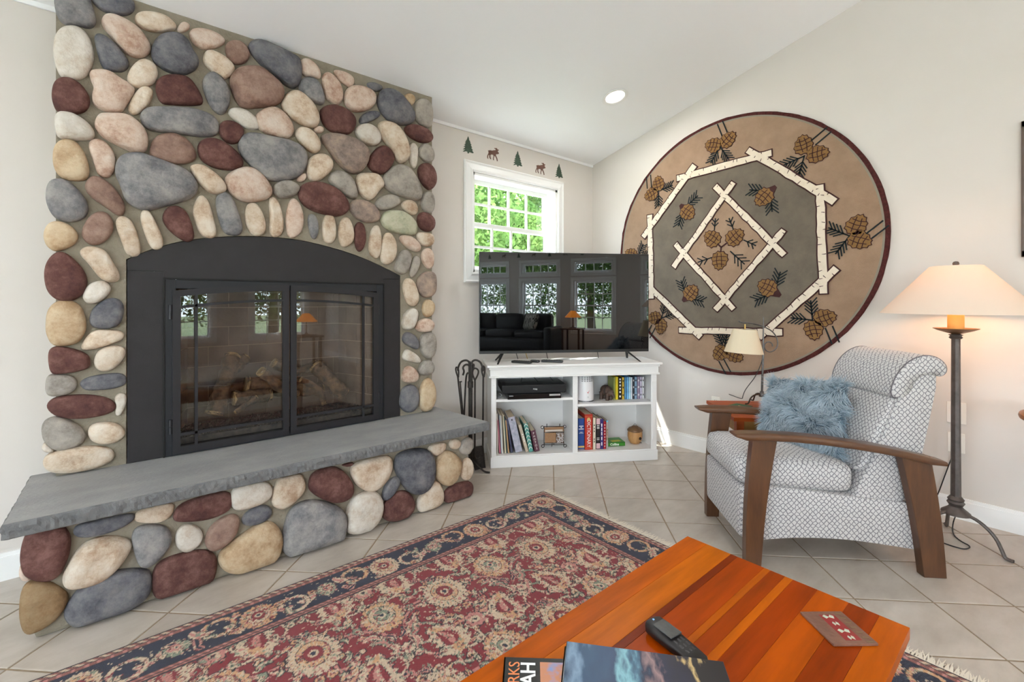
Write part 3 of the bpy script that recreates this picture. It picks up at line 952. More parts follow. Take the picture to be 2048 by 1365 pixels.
# gas logs
M_log = mat('charred_log', (112, 84, 58), (36, 28, 23), scale=22, rough=0.95, bump=1.0, bscale=40, vary=.1, stretch=(1, 1, 1), detail=8)
M_logend = mat('split_log_wood', (176, 140, 92), (84, 62, 42), scale=24, rough=0.9, bump=.8, bscale=60)
ZL = BZ0 + .035
def at_box(x, y, yy):                 # a pixel of the insert crop, at depth yy inside the firebox
    p = onY(*C9(x, y), yy)
    return Vector((p[0], yy, p[2]))
ya, yb_ = YS + .14, YS + .27
LOGS = [  # label, path of (crop x, crop y, depth), radius
    ('forked bark log leaning up from the ember bed', [(575, 1100, ya), (620, 960, ya + .03), (660, 850, ya + .06), (690, 760, ya + .10)], .045),
    ('upright split log with pale grain beside the forked log', [(640, 900, ya + .05), (700, 830, ya + .08), (760, 770, ya + .11)], .034),
    ('long pale split log lying across the grate', [(760, 930, yb_), (900, 940, yb_), (1060, 950, yb_), (1200, 960, yb_)], .05),
    ('thick charred log lying low on the embers', [(690, 1010, ya + .04), (800, 1000, ya + .05), (900, 985, ya + .07)], .042),
    ('thin curved branch bridging the middle of the log pile', [(845, 850, ya + .02), (910, 900, ya + .03), (960, 960, ya + .04), (1060, 985, ya + .05)], .028),
    ('dark branch rising behind the pile', [(920, 800, yb_ + .03), (1000, 850, yb_ + .03), (1100, 850, yb_ + .02), (1180, 800, yb_ + .03)], .028),
    ('bent branch reaching down to the embers by its tip', [(1080, 900, ya + .04), (1150, 930, ya + .03), (1200, 975, ya + .02), (1215, 1040, ya + .01)], .020),
    ('large leaning bark log with a pale split end', [(1170, 820, yb_), (1220, 870, ya + .08), (1270, 930, ya + .05), (1330, 985, ya + .03)], .048),
    ('thin twig sloping onto the gravel', [(820, 1000, ya - .03), (770, 1040, ya - .04), (700, 1090, ya - .05)], .014),
]
for lab, path, r in LOGS:
    pts = [at_box(x, y, d) for x, y, d in path]
    pts = [Vector(p) for p in chaikin([tuple(p) for p in pts], 2, closed=False)]
    pts = [Vector((p.x, p.y, max(p.z, ZL + r * .75))) for p in pts]
    c = pts[0].copy(); c.z = min(p.z for p in pts) - r
    m = len(pts)
    mb = MB()
    rad = [r * (1 + .12 * math.sin(i * 1.7 + r * 300)) * (1 - .15 * i / m) for i in range(m)]
    mb.tube([p - c for p in pts], rad, 12, cap=False)
    rl = random.Random(int(r * 1e5) + m)
    mb.v = [tuple(np.array(p) + np.array([rl.uniform(-1, 1) for _ in range(3)]) * r * .2) for p in mb.v]
    root = empty('fire_log', c, label=lab, cat='log', group='gas logs in the fireplace')
    mb.build('bark', M_log, parent=root, smooth='all', fixn=False)
    for e, nb in ((0, 1), (m - 1, m - 2)):
        d = (pts[e] - pts[nb]).normalized()
        MB().tube([pts[e] - c - d * .012, pts[e] - c + d * .004, pts[e] - c + d * .006], [rad[e] * .96, rad[e] * .93, rad[e] * .4], 12).build('cut_end', M_logend, parent=root)

# ================================================================== window beside the fireplace
M_pane = glass_mat('window_glass', (0.97, 1.0, 0.98), refl=0.05)
def window_unit(name, x0, x1, z0, z1, y, out, cols, rows, sashes=2, casing=.085, transom=False, axis='x'):
    """axis x: wall along x at y; out = +1 when outdoors is +y.  axis y: wall along y at x=y"""
    root = empty(name, (0, 0, 0))
    root['kind'] = 'structure'
    def V(a, d, z):                # a along the wall, d outdoors
        return (a, y + out * d, z) if axis == 'x' else (y + out * d, a, z)
    def B(mb, a0, a1, d0, d1, zz0, zz1):
        p, q = V(a0, d0, zz0), V(a1, d1, zz1)
        return mb.bx([min(p[i], q[i]) for i in range(3)], [max(p[i], q[i]) for i in range(3)])
    # moulded casing, mitred
    prof = [(0, 0), (0, .018), (.012, .024), (.028, .018), (.062, .014), (.074, .02), (casing, .012), (casing, 0)]
    for (a0, b0), (a1, b1), (oa, ob) in (((x0, z0), (x1, z0), (0, -1)), ((x1, z0), (x1, z1), (1, 0)), ((x1, z1), (x0, z1), (0, 1)), ((x0, z1), (x0, z0), (-1, 0))):
        s0, s1 = [], []
        for o_, d_ in prof:
            dx = (x1 - x0) / 2; dz = (z1 - z0) / 2; cx_, cz_ = (x0 + x1) / 2, (z0 + z1) / 2
            def corner(a, b):
                return (a + (1 if a > cx_ else -1) * o_, b + (1 if b > cz_ else -1) * o_)
            p = corner(a0, b0); q = corner(a1, b1)
            s0.append(V(p[0], -d_ * 1.0, p[1])); s1.append(V(q[0], -d_ * 1.0, q[1]))
        MB().loft([s0, s1]).build('casing', M_trim, parent=root)
    mb = MB()
    t = .022
    B(mb, x0, x0 + t, -.004, .16, z0, z1); B(mb, x1 - t, x1, -.004, .16, z0, z1)
    B(mb, x0, x1, -.004, .16, z1 - t, z1); B(mb, x0, x1, -.004, .16, z0, z0 + t)
    mb.build('jamb', M_trim, parent=root)
    ix0, ix1, iz0, iz1 = x0 + t, x1 - t, z0 + t, z1 - t
    zm = (iz0 + iz1) / 2
    parts = [(iz0, zm + .018, .075), (zm - .018, iz1, .112)] if sashes == 2 else [(iz0, iz1, .085)]
    for a, b, d in parts:
        sw = .036
        mb = MB()
        B(mb, ix0, ix0 + sw, d, d + .033, a, b); B(mb, ix1 - sw, ix1, d, d + .033, a, b)
        B(mb, ix0 + sw, ix1 - sw, d, d + .033, a, a + sw); B(mb, ix0 + sw, ix1 - sw, d, d + .033, b - sw, b)
        sash = mb.build('sash', M_trim, parent=root, bevel=.003)
        gx0, gx1, gz0, gz1 = ix0 + sw, ix1 - sw, a + sw, b - sw
        mw = .009
        for c in range(1, cols):
            xx = gx0 + (gx1 - gx0) * c / cols
            B(MB(), xx - mw, xx + mw, d + .008, d + .026, gz0, gz1).build('muntin', M_trim, parent=sash)
        for r in range(1, rows):
            zz = gz0 + (gz1 - gz0) * r / rows
            B(MB(), gx0, gx1, d + .006, d + .028, zz - mw, zz + mw).build('muntin', M_trim, parent=sash)
        for c in range(cols):
            for r in range(rows):
                B(MB(), gx0 + (gx1 - gx0) * c / cols, gx0 + (gx1 - gx0) * (c + 1) / cols, d + .016, d + .019,
                  gz0 + (gz1 - gz0) * r / rows, gz0 + (gz1 - gz0) * (r + 1) / rows).build('pane', M_pane, parent=sash)
    return root
win1 = window_unit('window_1', *WIN1[:2], *WIN1[2:], YW, 1, 4, 2)
k = 2
for a, b in FRONT_WINDOWS:
    window_unit('window_%d' % k, a, b, 0.5, 1.78, YF, -1, 4, 2, casing=.09)
    window_unit('window_%d' % (k + 1), a, b, 1.98, 2.27, YF, -1, 4, 1, sashes=1, casing=.08)
    k += 2
for a, b, c, d in ADDED_LEFT_WINDOWS:
    window_unit('window_%d' % k, a, b, c, d, XL, -1, 4, 3, casing=.09, axis='y')
    k += 1

# ------------------------------------------------------------------ recessed ceiling light, and unseen fill lights like it
M_bulb = mat('lit_lens', (255, 250, 240), emit=(255, 246, 232), estr=6.0, rough=.4)
def downlight(x, y, label):
    z = ceil_z(y)
    up = y > YM
    nrm = Vector((0, SLOPE if up else -SLOPE, 1)).normalized()
    M = axes((x, y, z), (1, 0, 0), nrm.cross(Vector((1, 0, 0))))
    root = empty('ceiling_light', (x, y, z), label=label, cat='ceiling light', group='recessed ceiling lights')
    Ml = Matrix.Translation((-x, -y, -z)) @ M
    MB().lathe([(.072, -.001), (.098, -.004), (.102, -.010), (.096, -.012), (.074, -.006), (.066, .02), (.072, .02)], 32, M=Ml, cap=False).build('trim_ring', M_trim, parent=root, smooth=True)
    MB().lathe([(.0, -.003), (.05, -.003), (.072, -.002), (.072, .003), (0, .003)], 32, M=Ml, cap=False).build('lens', M_bulb, parent=root)
    ld = bpy.data.lights.new('ceiling_lamp', 'AREA')
    ld.shape = 'DISK'
    ld.size = .14
    ld.energy = DOWNLIGHT_W
    ld.color = (1, .975, .94)
    lo = bpy.data.objects.new('ceiling_lamp', ld)
    COL.objects.link(lo)
    lo.parent = root
    lo.matrix_local = Matrix.Translation((0, 0, -.016)) @ M.to_3x3().to_4x4()
for x, y, lab in [(2.949, 2.223, 'round recessed ceiling light above the television corner'),
                  (-1.6, 2.0, 'added ceiling fill light beyond the fireplace, towards the far gable'),  # this and the rest are unseen, added to fill the room with light
                  (-1.6, -.3, 'added ceiling fill light over the middle of the room'), (1.2, -1.0, 'added ceiling fill light over the coffee table'),
                  (-1.6, -3.6, 'added ceiling fill light near the window wall'), (2.2, -3.6, 'added ceiling fill light near the sofa end')]:
    downlight(x, y, lab)

# ------------------------------------------------------------------ pine and moose stencils above the window
M_pine = mat('stencil_green', (74, 92, 76), (54, 70, 58), scale=60, rough=.8)
M_moose = mat('stencil_brown', (118, 84, 72), (98, 68, 58), scale=60, rough=.8)
S2 = lambda x, y: onY(910 + x / 8.904, 260 + y / 8.904, YW)
PINE = [(232, 115), (246, 150), (250, 185), (268, 200), (262, 208), (276, 232), (268, 236), (292, 270), (278, 274), (304, 318), (284, 318), (318, 365), (300, 366), (332, 412), (312, 416), (268, 398), (248, 400), (246, 420), (222, 415), (222, 392), (196, 378), (160, 388), (136, 384), (166, 364), (184, 350), (160, 346), (140, 344), (172, 322), (184, 300), (150, 304), (172, 284), (188, 266), (162, 268), (186, 242), (196, 226), (176, 226), (196, 200), (186, 204), (204, 188), (192, 186), (214, 170), (220, 145)]
MOOSE = [(588, 368), (620, 362), (660, 370), (690, 362), (712, 364), (728, 352), (716, 340), (700, 334), (700, 324), (716, 322), (732, 334), (740, 320), (748, 336), (756, 350), (776, 354), (778, 368), (758, 376), (764, 392), (780, 412), (776, 432), (758, 428), (748, 440), (738, 424), (726, 448), (738, 480), (752, 510), (760, 556), (746, 558), (738, 516), (722, 482), (708, 458), (698, 478), (688, 510), (692, 542), (678, 536), (676, 504), (686, 470), (680, 444), (640, 436), (626, 456), (630, 490), (642, 522), (628, 520), (614, 490), (612, 452), (604, 438), (588, 462), (584, 488), (592, 514), (578, 508), (570, 478), (576, 452), (592, 424), (598, 396)]
def stencil(name, pts, m, lab, grp, sc=1.0, shift=None):
    P = [S2(x, y) for x, y in pts]
    c = (min(p[0] for p in P) + max(p[0] for p in P)) / 2, (min(p[2] for p in P) + max(p[2] for p in P)) / 2
    if shift is not None:
        tgt = S2(*shift)
        P = [(p[0] - c[0] + tgt[0], 0, p[2] - c[1] + tgt[2]) for p in P]
    mb = MB().prism([(p[0], YW - .0025, p[2]) for p in P], (0, .003, 0))
    return tag(mb.build(name, m), lab, 'wall decal', grp)
pine_c = (234, 268)
stencil('pine_decal', PINE, M_pine, 'green pine tree stencil by the fireplace end of the window', 'pine and moose stencils above the window')
stencil('pine_decal', PINE, M_pine, 'green pine tree stencil between the two moose stencils', 'pine and moose stencils above the window', shift=(1117, 516))
stencil('pine_decal', PINE, M_pine, 'green pine tree stencil closest to the room corner', 'pine and moose stencils above the window', shift=(1853, 732))
stencil('moose_decal', MOOSE, M_moose, 'brown moose stencil between the fireplace-end pine and the middle pine', 'pine and moose stencils above the window')
stencil('moose_decal', MOOSE, M_moose, 'brown moose stencil between the middle pine and the corner pine', 'pine and moose stencils above the window', shift=(1521, 680))

# ================================================================== TV cabinet (local frame: x along the front, y into the cabinet)
CL = np.array([2.132, 2.737, 0.0])
CDX = np.array([0.8455, -0.5340, 0.0])
CDY = np.array([0.5340, 0.8455, 0.0])
CRZ = math.atan2(CDX[1], CDX[0])
def cw(x, y, z): return tuple(CL + CDX * x + CDY * y + np.array([0, 0, z]))
def cab_at(u, v, off):                # local (x, z) on the plane y=off
    p = on_plane(u, v, CDY, CL + CDY * off) - CL
    return p @ CDX, p[2]
def cab_z(u, v, z):
    p = onZ(u, v, z) - CL
    return p @ CDX, p @ CDY
CA = lambda x, y: (880 + x / 4.452, 690 + y / 4.452)
CB = lambda x, y: (980 + x / 10.78, 810 + y / 10.78)
CCc = lambda x, y: (1140 + x / 8.53, 745 + y / 8.53)
CT = lambda x, y: (900 + x / 4.655, 490 + y / 4.655)
cabn = empty('tv_cabinet', cw(0, 0, 0), CRZ, label='white open bookcase cabinet with two shelves under the television', cat='cabinet')
CDEP = .36
ZF = .088                              # inside floor of the cabinet
def cpart(name, mb, m=None, bevel=.002): return mb.build(name, m or M_white, parent=cabn, bevel=bevel)
cpart('plinth', MB().bx((-.008, -.008, 0), (1.314, CDEP, .082)), bevel=.004)
cpart('bottom_panel', MB().bx((.005, .002, .07), (1.30, CDEP - .005, ZF)))
cpart('back_panel', MB().bx((.01, CDEP - .012, .08), (1.296, CDEP - .002, .70)))
cpart('side_panel', MB().bx((0, .006, .08), (.02, CDEP, .70)))
cpart('side_panel', MB().bx((1.286, .006, .08), (1.306, CDEP, .70)))
for x0, x1 in ((-.002, .036), (.627, .666), (1.262, 1.308)):
    cpart('stile', MB().bx((x0, 0, .08), (x1, .02, .69)).bx((x0 + .008, -.004, .16), (x1 - .008, .004, .62)))
cpart('divider', MB().bx((.637, .01, .08), (.656, CDEP - .01, .69)))
cpart('shelf', MB().bx((.02, .004, .492), (.637, CDEP - .012, .511)))
cpart('shelf', MB().bx((.656, .004, .438), (1.286, CDEP - .012, .458)))
cpart('header', MB().bx((-.012, -.010, .676), (1.318, CDEP, .742)))
cpart('moulding', MB().bx((-.020, -.018, .676), (1.326, CDEP, .690)).bx((-.020, -.020, .738), (1.326, CDEP, .754)))
cpart('cabinet_top', MB().bx((-.036, -.036, .754), (1.342, CDEP + .002, .772)), bevel=.005)

# ------------------------------------------------------------------ books
M_page = mat('book_pages', (222, 208, 184), (196, 180, 154), scale=60, rough=.9, stretch=(1, 1, 30))
BOOKM = {}
def bookmat(c, c2=None, sc=25):
    key = 'cover_%d_%d_%d' % tuple(c)
    return mat(key, c, c2 or c, scale=sc, rough=.45)
def book(xb, y0, z0, th, h, dep, color, lab, grp, tilt=0.0, c2=None, name='book', soft=False):
    """spine faces the room; xb = local x of the spine's bottom left corner; tilt leans the top towards -x"""
    root = empty(name, cw(xb, y0, z0), CRZ, label=lab, cat='book' if name != 'dvd_case' else 'dvd', group=grp)
    R = Matrix.Rotation(-tilt, 4, 'Y')
    ct = min(.003, th * .16)
    m = bookmat(color, c2)
    mb = MB()
    mb.bx((0, 0, 0), (th, ct * 1.3, h), R)
    mb.bx((0, 0, 0), (ct, dep, h), R)
    mb.bx((th - ct, 0, 0), (th, dep, h), R)
    mb.build('cover', m, parent=root)
    g = .003 if not soft else .0005
    MB().bx((ct, ct, g), (th - ct, dep - g * 1.5, h - g), R).build('pages', M_page if name != 'dvd_case' else m, parent=root)
    return root, R
M_gold = mat('gold_print', (214, 178, 106), rough=.4)
M_wprint = mat('white_print', (240, 236, 230), rough=.6)
M_dprint = mat('dark_print', (38, 34, 34), rough=.6)
def band(root, R, th, z0, z1, m, x0=None, x1=None, name='spine_band'):
    return MB().bx((th * .02 if x0 is None else x0, -.0006, z0), (th * .98 if x1 is None else x1, .0006, z1), R).build(name, m, parent=root)
def px_book(fn, xl, xr, yt, yb, y0, zf):
    """spine pixel box -> local x, thickness, height at depth y0"""
    a = cab_at(*fn(xl, yb), y0); b = cab_at(*fn(xr, yb), y0); t = cab_at(*fn((xl + xr) / 2, yt), y0)
    return a[0], b[0] - a[0], t[1] - zf
# lower right shelf
G1 = 'upright books beside the dictionary'
Y1 = .045
RB = [((138, 246, 792, 1308), (38, 70, 138), 'thick blue hardback with gold band next to the cabinet divider', .2),
      ((252, 386, 722, 1302), (190, 52, 36), 'thick red DICTIONARY standing on the lower shelf', .22),
      ((393, 438, 782, 1282), (226, 214, 192), 'cream paperback between the red dictionary and the black spined book', .17),
      ((447, 514, 786, 1284), (34, 28, 28), 'black and pink hardback on the lower shelf', .18),
      ((517, 570, 802, 1282), (62, 50, 120), 'purple paperback with white lettering on the lower shelf', .16),
      ((572, 614, 842, 1276), (178, 30, 42), 'slim bright red book on the lower shelf', .16),
      ((617, 650, 826, 1278), (172, 166, 160), 'pale mottled paperback at the end of the row', .15)]
rb = []
for (xl, xr, yt, yb), c, lab, dep in RB:
    x, th, h = px_book(CCc, xl, xr, yt, yb, Y1, ZF)
    rb.append((*book(x, Y1, ZF + .001, th, h, dep, c, lab, G1), th, h))
r, R_, th, h = rb[0]
band(r, R_, th, h * .075, h * .13, M_gold); band(r, R_, th, h * .02, h * .03, M_gold)
spine = lambda th, z: axes((th / 2, -.0008, z), (1, 0, 0), (0, 0, 1))
vspine = lambda th, z: axes((th / 2, -.0008, z), (0, 0, -1), (1, 0, 0))
for zz, x0_, x1_ in ((.745, .15, .85), (.70, .38, .62), (.655, .1, .9), (.56, .3, .7), (.53, .15, .85)):
    band(r, R_, th, h * zz, h * (zz + (.022 if zz > .6 else .01)), M_wprint, th * x0_, th * x1_)
r, R_, th, h = rb[1]
text('spine_lettering', 'DICTIONARY', .042, vspine(th, h * .46), M_wprint, r, sx=.86)
band(r, R_, th, h * .93, h * .935, M_gold); band(r, R_, th, h * .05, h * .055, M_gold)
MB().lathe([(0, 0), (.014, 0), (.014, .001), (0, .001)], 14, M=axes((th / 2, -.0002, h * .86), (1, 0, 0), (0, 0, 1)), cap=False).build('spine_emblem', M_gold, parent=r)
r, R_, th, h = rb[2]
for zz in (.22, .3, .55, .64, .74): band(r, R_, th, h * zz, h * (zz + .05), M_dprint, th * .35, th * .65)
r, R_, th, h = rb[3]
M_pinkc = mat('pink_cover', (216, 178, 182), rough=.5)
band(r, R_, th, h * .80, h * .99, M_pinkc); band(r, R_, th, h * .02, h * .19, M_pinkc)
for zz in (.30, .35, .66, .70, .75): band(r, R_, th, h * zz, h * (zz + .02), M_wprint, th * .15, th * .85)
r, R_, th, h = rb[4]
for zz in (.12, .3, .46, .6, .74): band(r, R_, th, h * zz, h * (zz + .11), M_wprint, th * .3, th * .62)
r, R_, th, h = rb[5]
for i in range(8): band(r, R_, th, h * (.08 + .11 * i), h * (.12 + .11 * i), M_wprint, th * .35, th * .65)
r, R_, th, h = rb[6]
band(r, R_, th, h * .95, h * .995, mat('sky_print', (96, 190, 216), rough=.5)); band(r, R_, th, h * .3, h * .7, mat('brown_print', (110, 84, 68), (190, 170, 150), scale=90, rough=.6))
# green book lying flat
xg, yg = cab_z(*CCc(650, 1270), ZF)
xg1, _ = cab_z(*CCc(956, 1270), ZF)
tg = cab_at(*CCc(800, 1196), yg)[1] - ZF
gr = empty('book', cw(xg, yg, ZF), CRZ, label='green pocket book lying flat on the lower shelf', cat='book', group=None)
Mg = mat('green_cover', (70, 150, 46), (58, 132, 40), scale=10, rough=.4)
wg = xg1 - xg
MB().bx((0, 0, .001), (wg, .003, tg)).bx((0, 0, .001), (wg, .13, .004)).bx((0, 0, tg - .003), (wg, .13, tg)).build('cover', Mg, parent=gr)
MB().bx((.002, .003, .004), (wg - .002, .128, tg - .003)).build('pages', M_page, parent=gr)
text('spine_lettering', 'Collins', .026, axes((wg * .38, -.0008, tg * .48), (1, 0, 0), (0, 0, 1)), M_wprint, gr, bold=.0006)
MB().bx((wg * .3, .01, tg), (wg * .85, .05, tg + .0006), Matrix.Rotation(.12, 4, 'Z')).build('cover_print', mat('yellow_print', (206, 196, 60), rough=.5), parent=gr)
# lower left shelf: leaning magazines and albums, pixel spines: bottom left/right, top left/right, y top, y bottom
G2 = 'leaning magazines and albums on the lower left shelf'
LB = [(150, 178, 140, 165, 200, 1040, (214, 206, 196), 'cream magazine against the cabinet side', None),
      (200, 236, 150, 188, 345, 1100, (182, 106, 122), 'rose pink magazine leaning on the lower shelf', None),
      (246, 266, 200, 220, 232, 1098, (206, 214, 220), 'pale blue grey magazine behind the pink one', None),
      (268, 290, 226, 246, 236, 1092, (226, 218, 204), 'off-white magazine beside the pale blue one', None),
      (318, 352, 266, 288, 240, 1075, (206, 196, 170), 'buff folder next to the dark teal one', None),
      (354, 386, 288, 322, 250, 1068, (40, 66, 70), 'dark teal folder leaning with the magazines', None),
      (388, 416, 328, 356, 345, 1075, (202, 160, 112), 'tan folder leaning with the magazines', None),
      (450, 496, 345, 392, 320, 1046, (42, 42, 58), 'navy patterned binder beside the floral album', (86, 88, 120)),
      (552, 706, 384, 540, 292, 1055, (206, 202, 214), 'wide floral photo album in grey blue and cream', (132, 140, 160)),
      (772, 842, 606, 716, 452, 1048, (204, 190, 170), 'cream album with pale lettering', (186, 170, 150)),
      (846, 936, 722, 824, 420, 1004, (84, 152, 142), 'teal album with white chevrons', None),
      (966, 1078, 872, 992, 575, 1018, (96, 54, 70), 'plum PHOTOS album leaning at the end', (84, 46, 60))]
lb = []
Y2 = .05
for bl, br, tl, tr, yt, yb, c, lab, c2 in LB:
    a = cab_at(*CB(bl, yb), Y2); b = cab_at(*CB(br, yb), Y2); t = cab_at(*CB(tl, yt), Y2)
    hh = t[1] - ZF
    tilt = math.atan2(a[0] - t[0], hh)
    wid = max(b[0] - a[0], .007) * math.cos(tilt)
    ln = hh / math.cos(tilt)
    lb.append((*book(a[0], Y2, ZF + .002, wid, ln, .24, c, lab, G2, tilt=tilt, c2=c2, name='album' if bl > 540 else 'magazine', soft=bl < 450), wid, ln))
for r in [x[0] for x in lb]:
    r['category'] = 'album' if r.name.startswith('album') else 'magazine'
r, R_, th, h = lb[-1]
for i, chh in enumerate('PHOTOS'):
    text('spine_lettering', chh, .022, R_ @ axes((th / 2, -.0008, h * (.86 - i * .145)), (1, 0, 0), (0, 0, 1)), M_wprint, r)
r, R_, th, h = lb[-2]
for i in range(7):
    zc = h * (.08 + i * .135)
    for s in (-1, 1):
        p = [(th / 2, zc + th * .55), (th / 2, zc + th * .75), (th / 2 + s * th * .48, zc + .2 * th), (th / 2 + s * th * .48, zc)]
        MB().prism([R_ @ Vector((x, -.0008, z)) for x, z in p], tuple(R_ @ Vector((0, .0006, 0)))).build('chevron', M_wprint, parent=r)
r, R_, th, h = lb[-3]
for zz in (.62, .53, .45, .38):
    band(r, R_, th, h * zz, h * (zz + .045), M_wprint, th * .35, th * .72)
MB().lathe([(0, 0), (.006, 0), (.006, .001), (0, .001)], 12, M=lb[-4][1] @ axes((lb[-4][2] / 2, -.0006, lb[-4][3] * .92), (1, 0, 0), (0, 0, 1)), cap=False).build('finger_hole', M_dprint, parent=lb[-4][0])
# upper right shelf: row of cases
ZS2 = .458
G3 = 'film cases on the upper shelf'
_, Y3 = cab_z(*CA(1680, 486), ZS2)
DV = [(1546, 1561, 292, (150, 156, 84), 'olive thin case at the figurine end of the row'), (1562, 1587, 288, (222, 196, 38), 'yellow case standing next to the olive case'),
      (1588, 1619, 294, (30, 28, 28), 'black case with white lettering between two yellow cases'), (1620, 1641, 292, (214, 176, 60), 'amber yellow case beside the black lettered case'),
      (1643, 1661, 292, (66, 116, 152), 'teal blue case next to the amber case'), (1662, 1680, 290, (96, 150, 196), 'sky blue case in the middle of the row'),
      (1681, 1698, 290, (150, 184, 214), 'pale blue case in the row'), (1699, 1713, 292, (196, 208, 224), 'whitish blue case in the row'),
      (1714, 1731, 288, (34, 36, 44), 'dark navy case past the blue ones'), (1732, 1755, 288, (110, 134, 156), 'grey blue case next to the dark navy case'),
      (1756, 1779, 288, (128, 110, 128), 'mauve printed case near the end of the row'), (1780, 1799, 288, (176, 166, 184), 'lilac printed case near the end of the row'),
      (1800, 1817, 288, (206, 198, 200), 'pale printed case closing the row')]
for i, (xl, xr, yt, c, lab) in enumerate(DV):
    a = cab_at(*CA(xl, 486), Y3)[0]; b = cab_at(*CA(xr, 486), Y3)[0]
    hh = cab_at(*CA(xl, yt), Y3)[1] - ZS2
    c2 = tuple(min(255, int(x * 1.25 + 20)) for x in c) if i > 3 else c
    r, R_ = book(a, Y3, ZS2 + .001, b - a - .0008, hh, .135, c, lab, G3, name='dvd_case', c2=c2)
    if i in (2, 3, 8, 9, 10, 11, 12):
        mm = M_wprint if i in (2, 8, 10) else M_dprint
        for zz in ((.1, .3, .45, .6, .75, .88) if i == 2 else (.15, .5, .8)):
            band(r, R_, b - a, hh * zz, hh * (zz + .08), mm, (b - a) * .3, (b - a) * .7)

# ------------------------------------------------------------------ white cylinder router
cxl = cab_at(*CA(1227, 480), .075)[0]; cxr = cab_at(*CA(1378, 480), .075)[0]
rc = (cxr - cxl) / 2
rx, ry = (cxl + cxr) / 2, cab_z(*CA(1303, 516), ZS2)[1] + rc
M_router = mat('white_plastic', (232, 229, 230), rough=.35)
rt = empty('wifi_router', cw(rx, ry, ZS2), CRZ, label='white cylindrical router with dark vent slots on the upper shelf', cat='router')
MB().lathe([(rc * .86, 0), (rc * .92, .008), (rc * .99, .016), (rc, .03), (rc * .995, .1), (rc * .96, .200), (rc * .9, .208), (0, .208)], 40).build('body', M_router, parent=rt, smooth=True)
for row in range(5):
    for c in range(-2, 3):
        a = -PI / 2 + c * .30
        M = axes((rc * .972 * math.cos(a), rc * .972 * math.sin(a), .198 - row * .0085), (-math.sin(a), math.cos(a), 0), (0, 0, 1))
        MB().bx((-.0065, -.0016, -.0014), (.0065, .0016, .0014), M).build('vent_slot', M_dprint, parent=rt)
for i in range(-6, 7):
    a = -PI / 2 + i * .18
    M = axes((rc * .94 * math.cos(a), rc * .94 * math.sin(a), .008), (-math.sin(a), math.cos(a), 0), (0, 0, 1))
    MB().bx((-.004, -.003, -.003), (.004, .003, .003), M).build('foot_vent', M_dprint, parent=rt)
M_redp = mat('red_print', (196, 40, 40), rough=.5)
Mf = axes((.004, -rc - .0003, .078), (1, 0, 0), (0, 0, 1))
MB().prism([Mf @ Vector(p) for p in ((-.008, .004, 0), (-.005, .006, 0), (-.0005, -.001, 0), (.009, .016, 0), (.0105, .016, 0), (0, -.008, 0))], tuple(Mf.to_3x3() @ Vector((0, 0, .001)))).build('check_mark', M_redp, parent=rt)
MB().tube([Mf @ Vector((.005 * math.cos(t), -.036 + .005 * math.sin(t), .0006)) for t in [i * PI / 6 for i in range(13)]], .0006, 5).build('button_ring', M_dprint, parent=rt)

# ------------------------------------------------------------------ black speaker base and disc player
M_blk = mat('black_plastic', (26, 25, 26), rough=.38)
M_mesh = mat('speaker_cloth', (40, 39, 41), (26, 25, 27), scale=500, rough=.8, bump=.3, bscale=900)
px0, py0 = cab_z(*CA(603, 490), .511)
px1, _ = cab_z(*CA(1080, 476), .511)
ph = cab_at(*CA(800, 440), py0)[1] - .511
pl = empty('disc_player', cw(px0, py0, .511), CRZ, label='slim glossy black disc player under the speaker base', cat='disc player')
M_gblk = mat('gloss_black', (16, 16, 17), rough=.12)
py0 = max(py0, .02)
MB().bx((0, 0, 0), (px1 - px0, .21, ph)).build('body', M_gblk, parent=pl, bevel=.002)
MB().bx((.30 * (px1 - px0) / .41 * 1.06, -.001, ph * .55), ((px1 - px0) * .985, .001, ph * .9)).build('disc_tray', mat('silver_plastic', (176, 172, 172), rough=.3), parent=pl)
MB().bx((.01, -.001, ph * .62), (.042, .001, ph * .78)).build('name_plate', mat('grey_print', (150, 150, 152), rough=.4), parent=pl)
bx0, bz1 = cab_at(*CA(553, 366), py0 - .008); bx1, _ = cab_at(*CA(1128, 366), py0 - .008)
sb = empty('speaker_base', cw(bx0, py0 - .008, .511 + ph), CRZ, label='wide black television speaker base with cloth front', cat='speaker')
sh_ = min(bz1 - .511 - ph, .09)
wsb = bx1 - bx0
MB().add([(-.004 + s * 0, 0, z) for s, z in ()], []).bx((.008, .0, 0), (wsb - .008, .29, sh_ * .9)).bx((0, .002, sh_ * .22), (wsb, .295, sh_)).build('cabinet_body', M_blk, parent=sb, bevel=.006)
MB().bx((.004, -.003, sh_ * .1), (wsb - .004, .004, sh_ * .94)).build('cloth_grille', M_mesh, parent=sb, bevel=.002)
text('logo', 'BOSE', .013, axes((wsb / 2, -.0042, sh_ * .52), (1, 0, 0), (.25, 0, 1)), mat('silver_print', (200, 198, 196), rough=.3), sb, sx=1.25, bold=.0006)
def cable(pts, r, m, lab, name='cable', frame=cw, cat='cable', grp=None, it=2):
    p = chaikin([frame(*q) if frame else q for q in pts], it, closed=False)
    o = MB().tube([tuple(x) for x in p], r, 6).build(name, m, smooth=True)
    return tag(o, lab, cat, grp)
M_cable = mat('black_cable', (24, 23, 24), rough=.5)
zt = .511 + ph + sh_
cable([(.30, .34, .67), (.28, .30, .64), (.27, .22, zt + .035), (.25, .16, zt + .004)], .0025, M_cable, 'black cable curling down onto the speaker base from the cabinet back')
cable([(.33, .34, .67), (.34, .28, .66), (.36, .20, zt + .03), (.38, .14, zt + .003)], .0025, M_cable, 'second black cable looping over the speaker base')
cable([(.42, .34, .66), (.48, .28, .655), (.50, .22, zt + .02), (.51, .16, zt + .003)], .002, M_cable, 'thin black cable near the divider end of the speaker base')
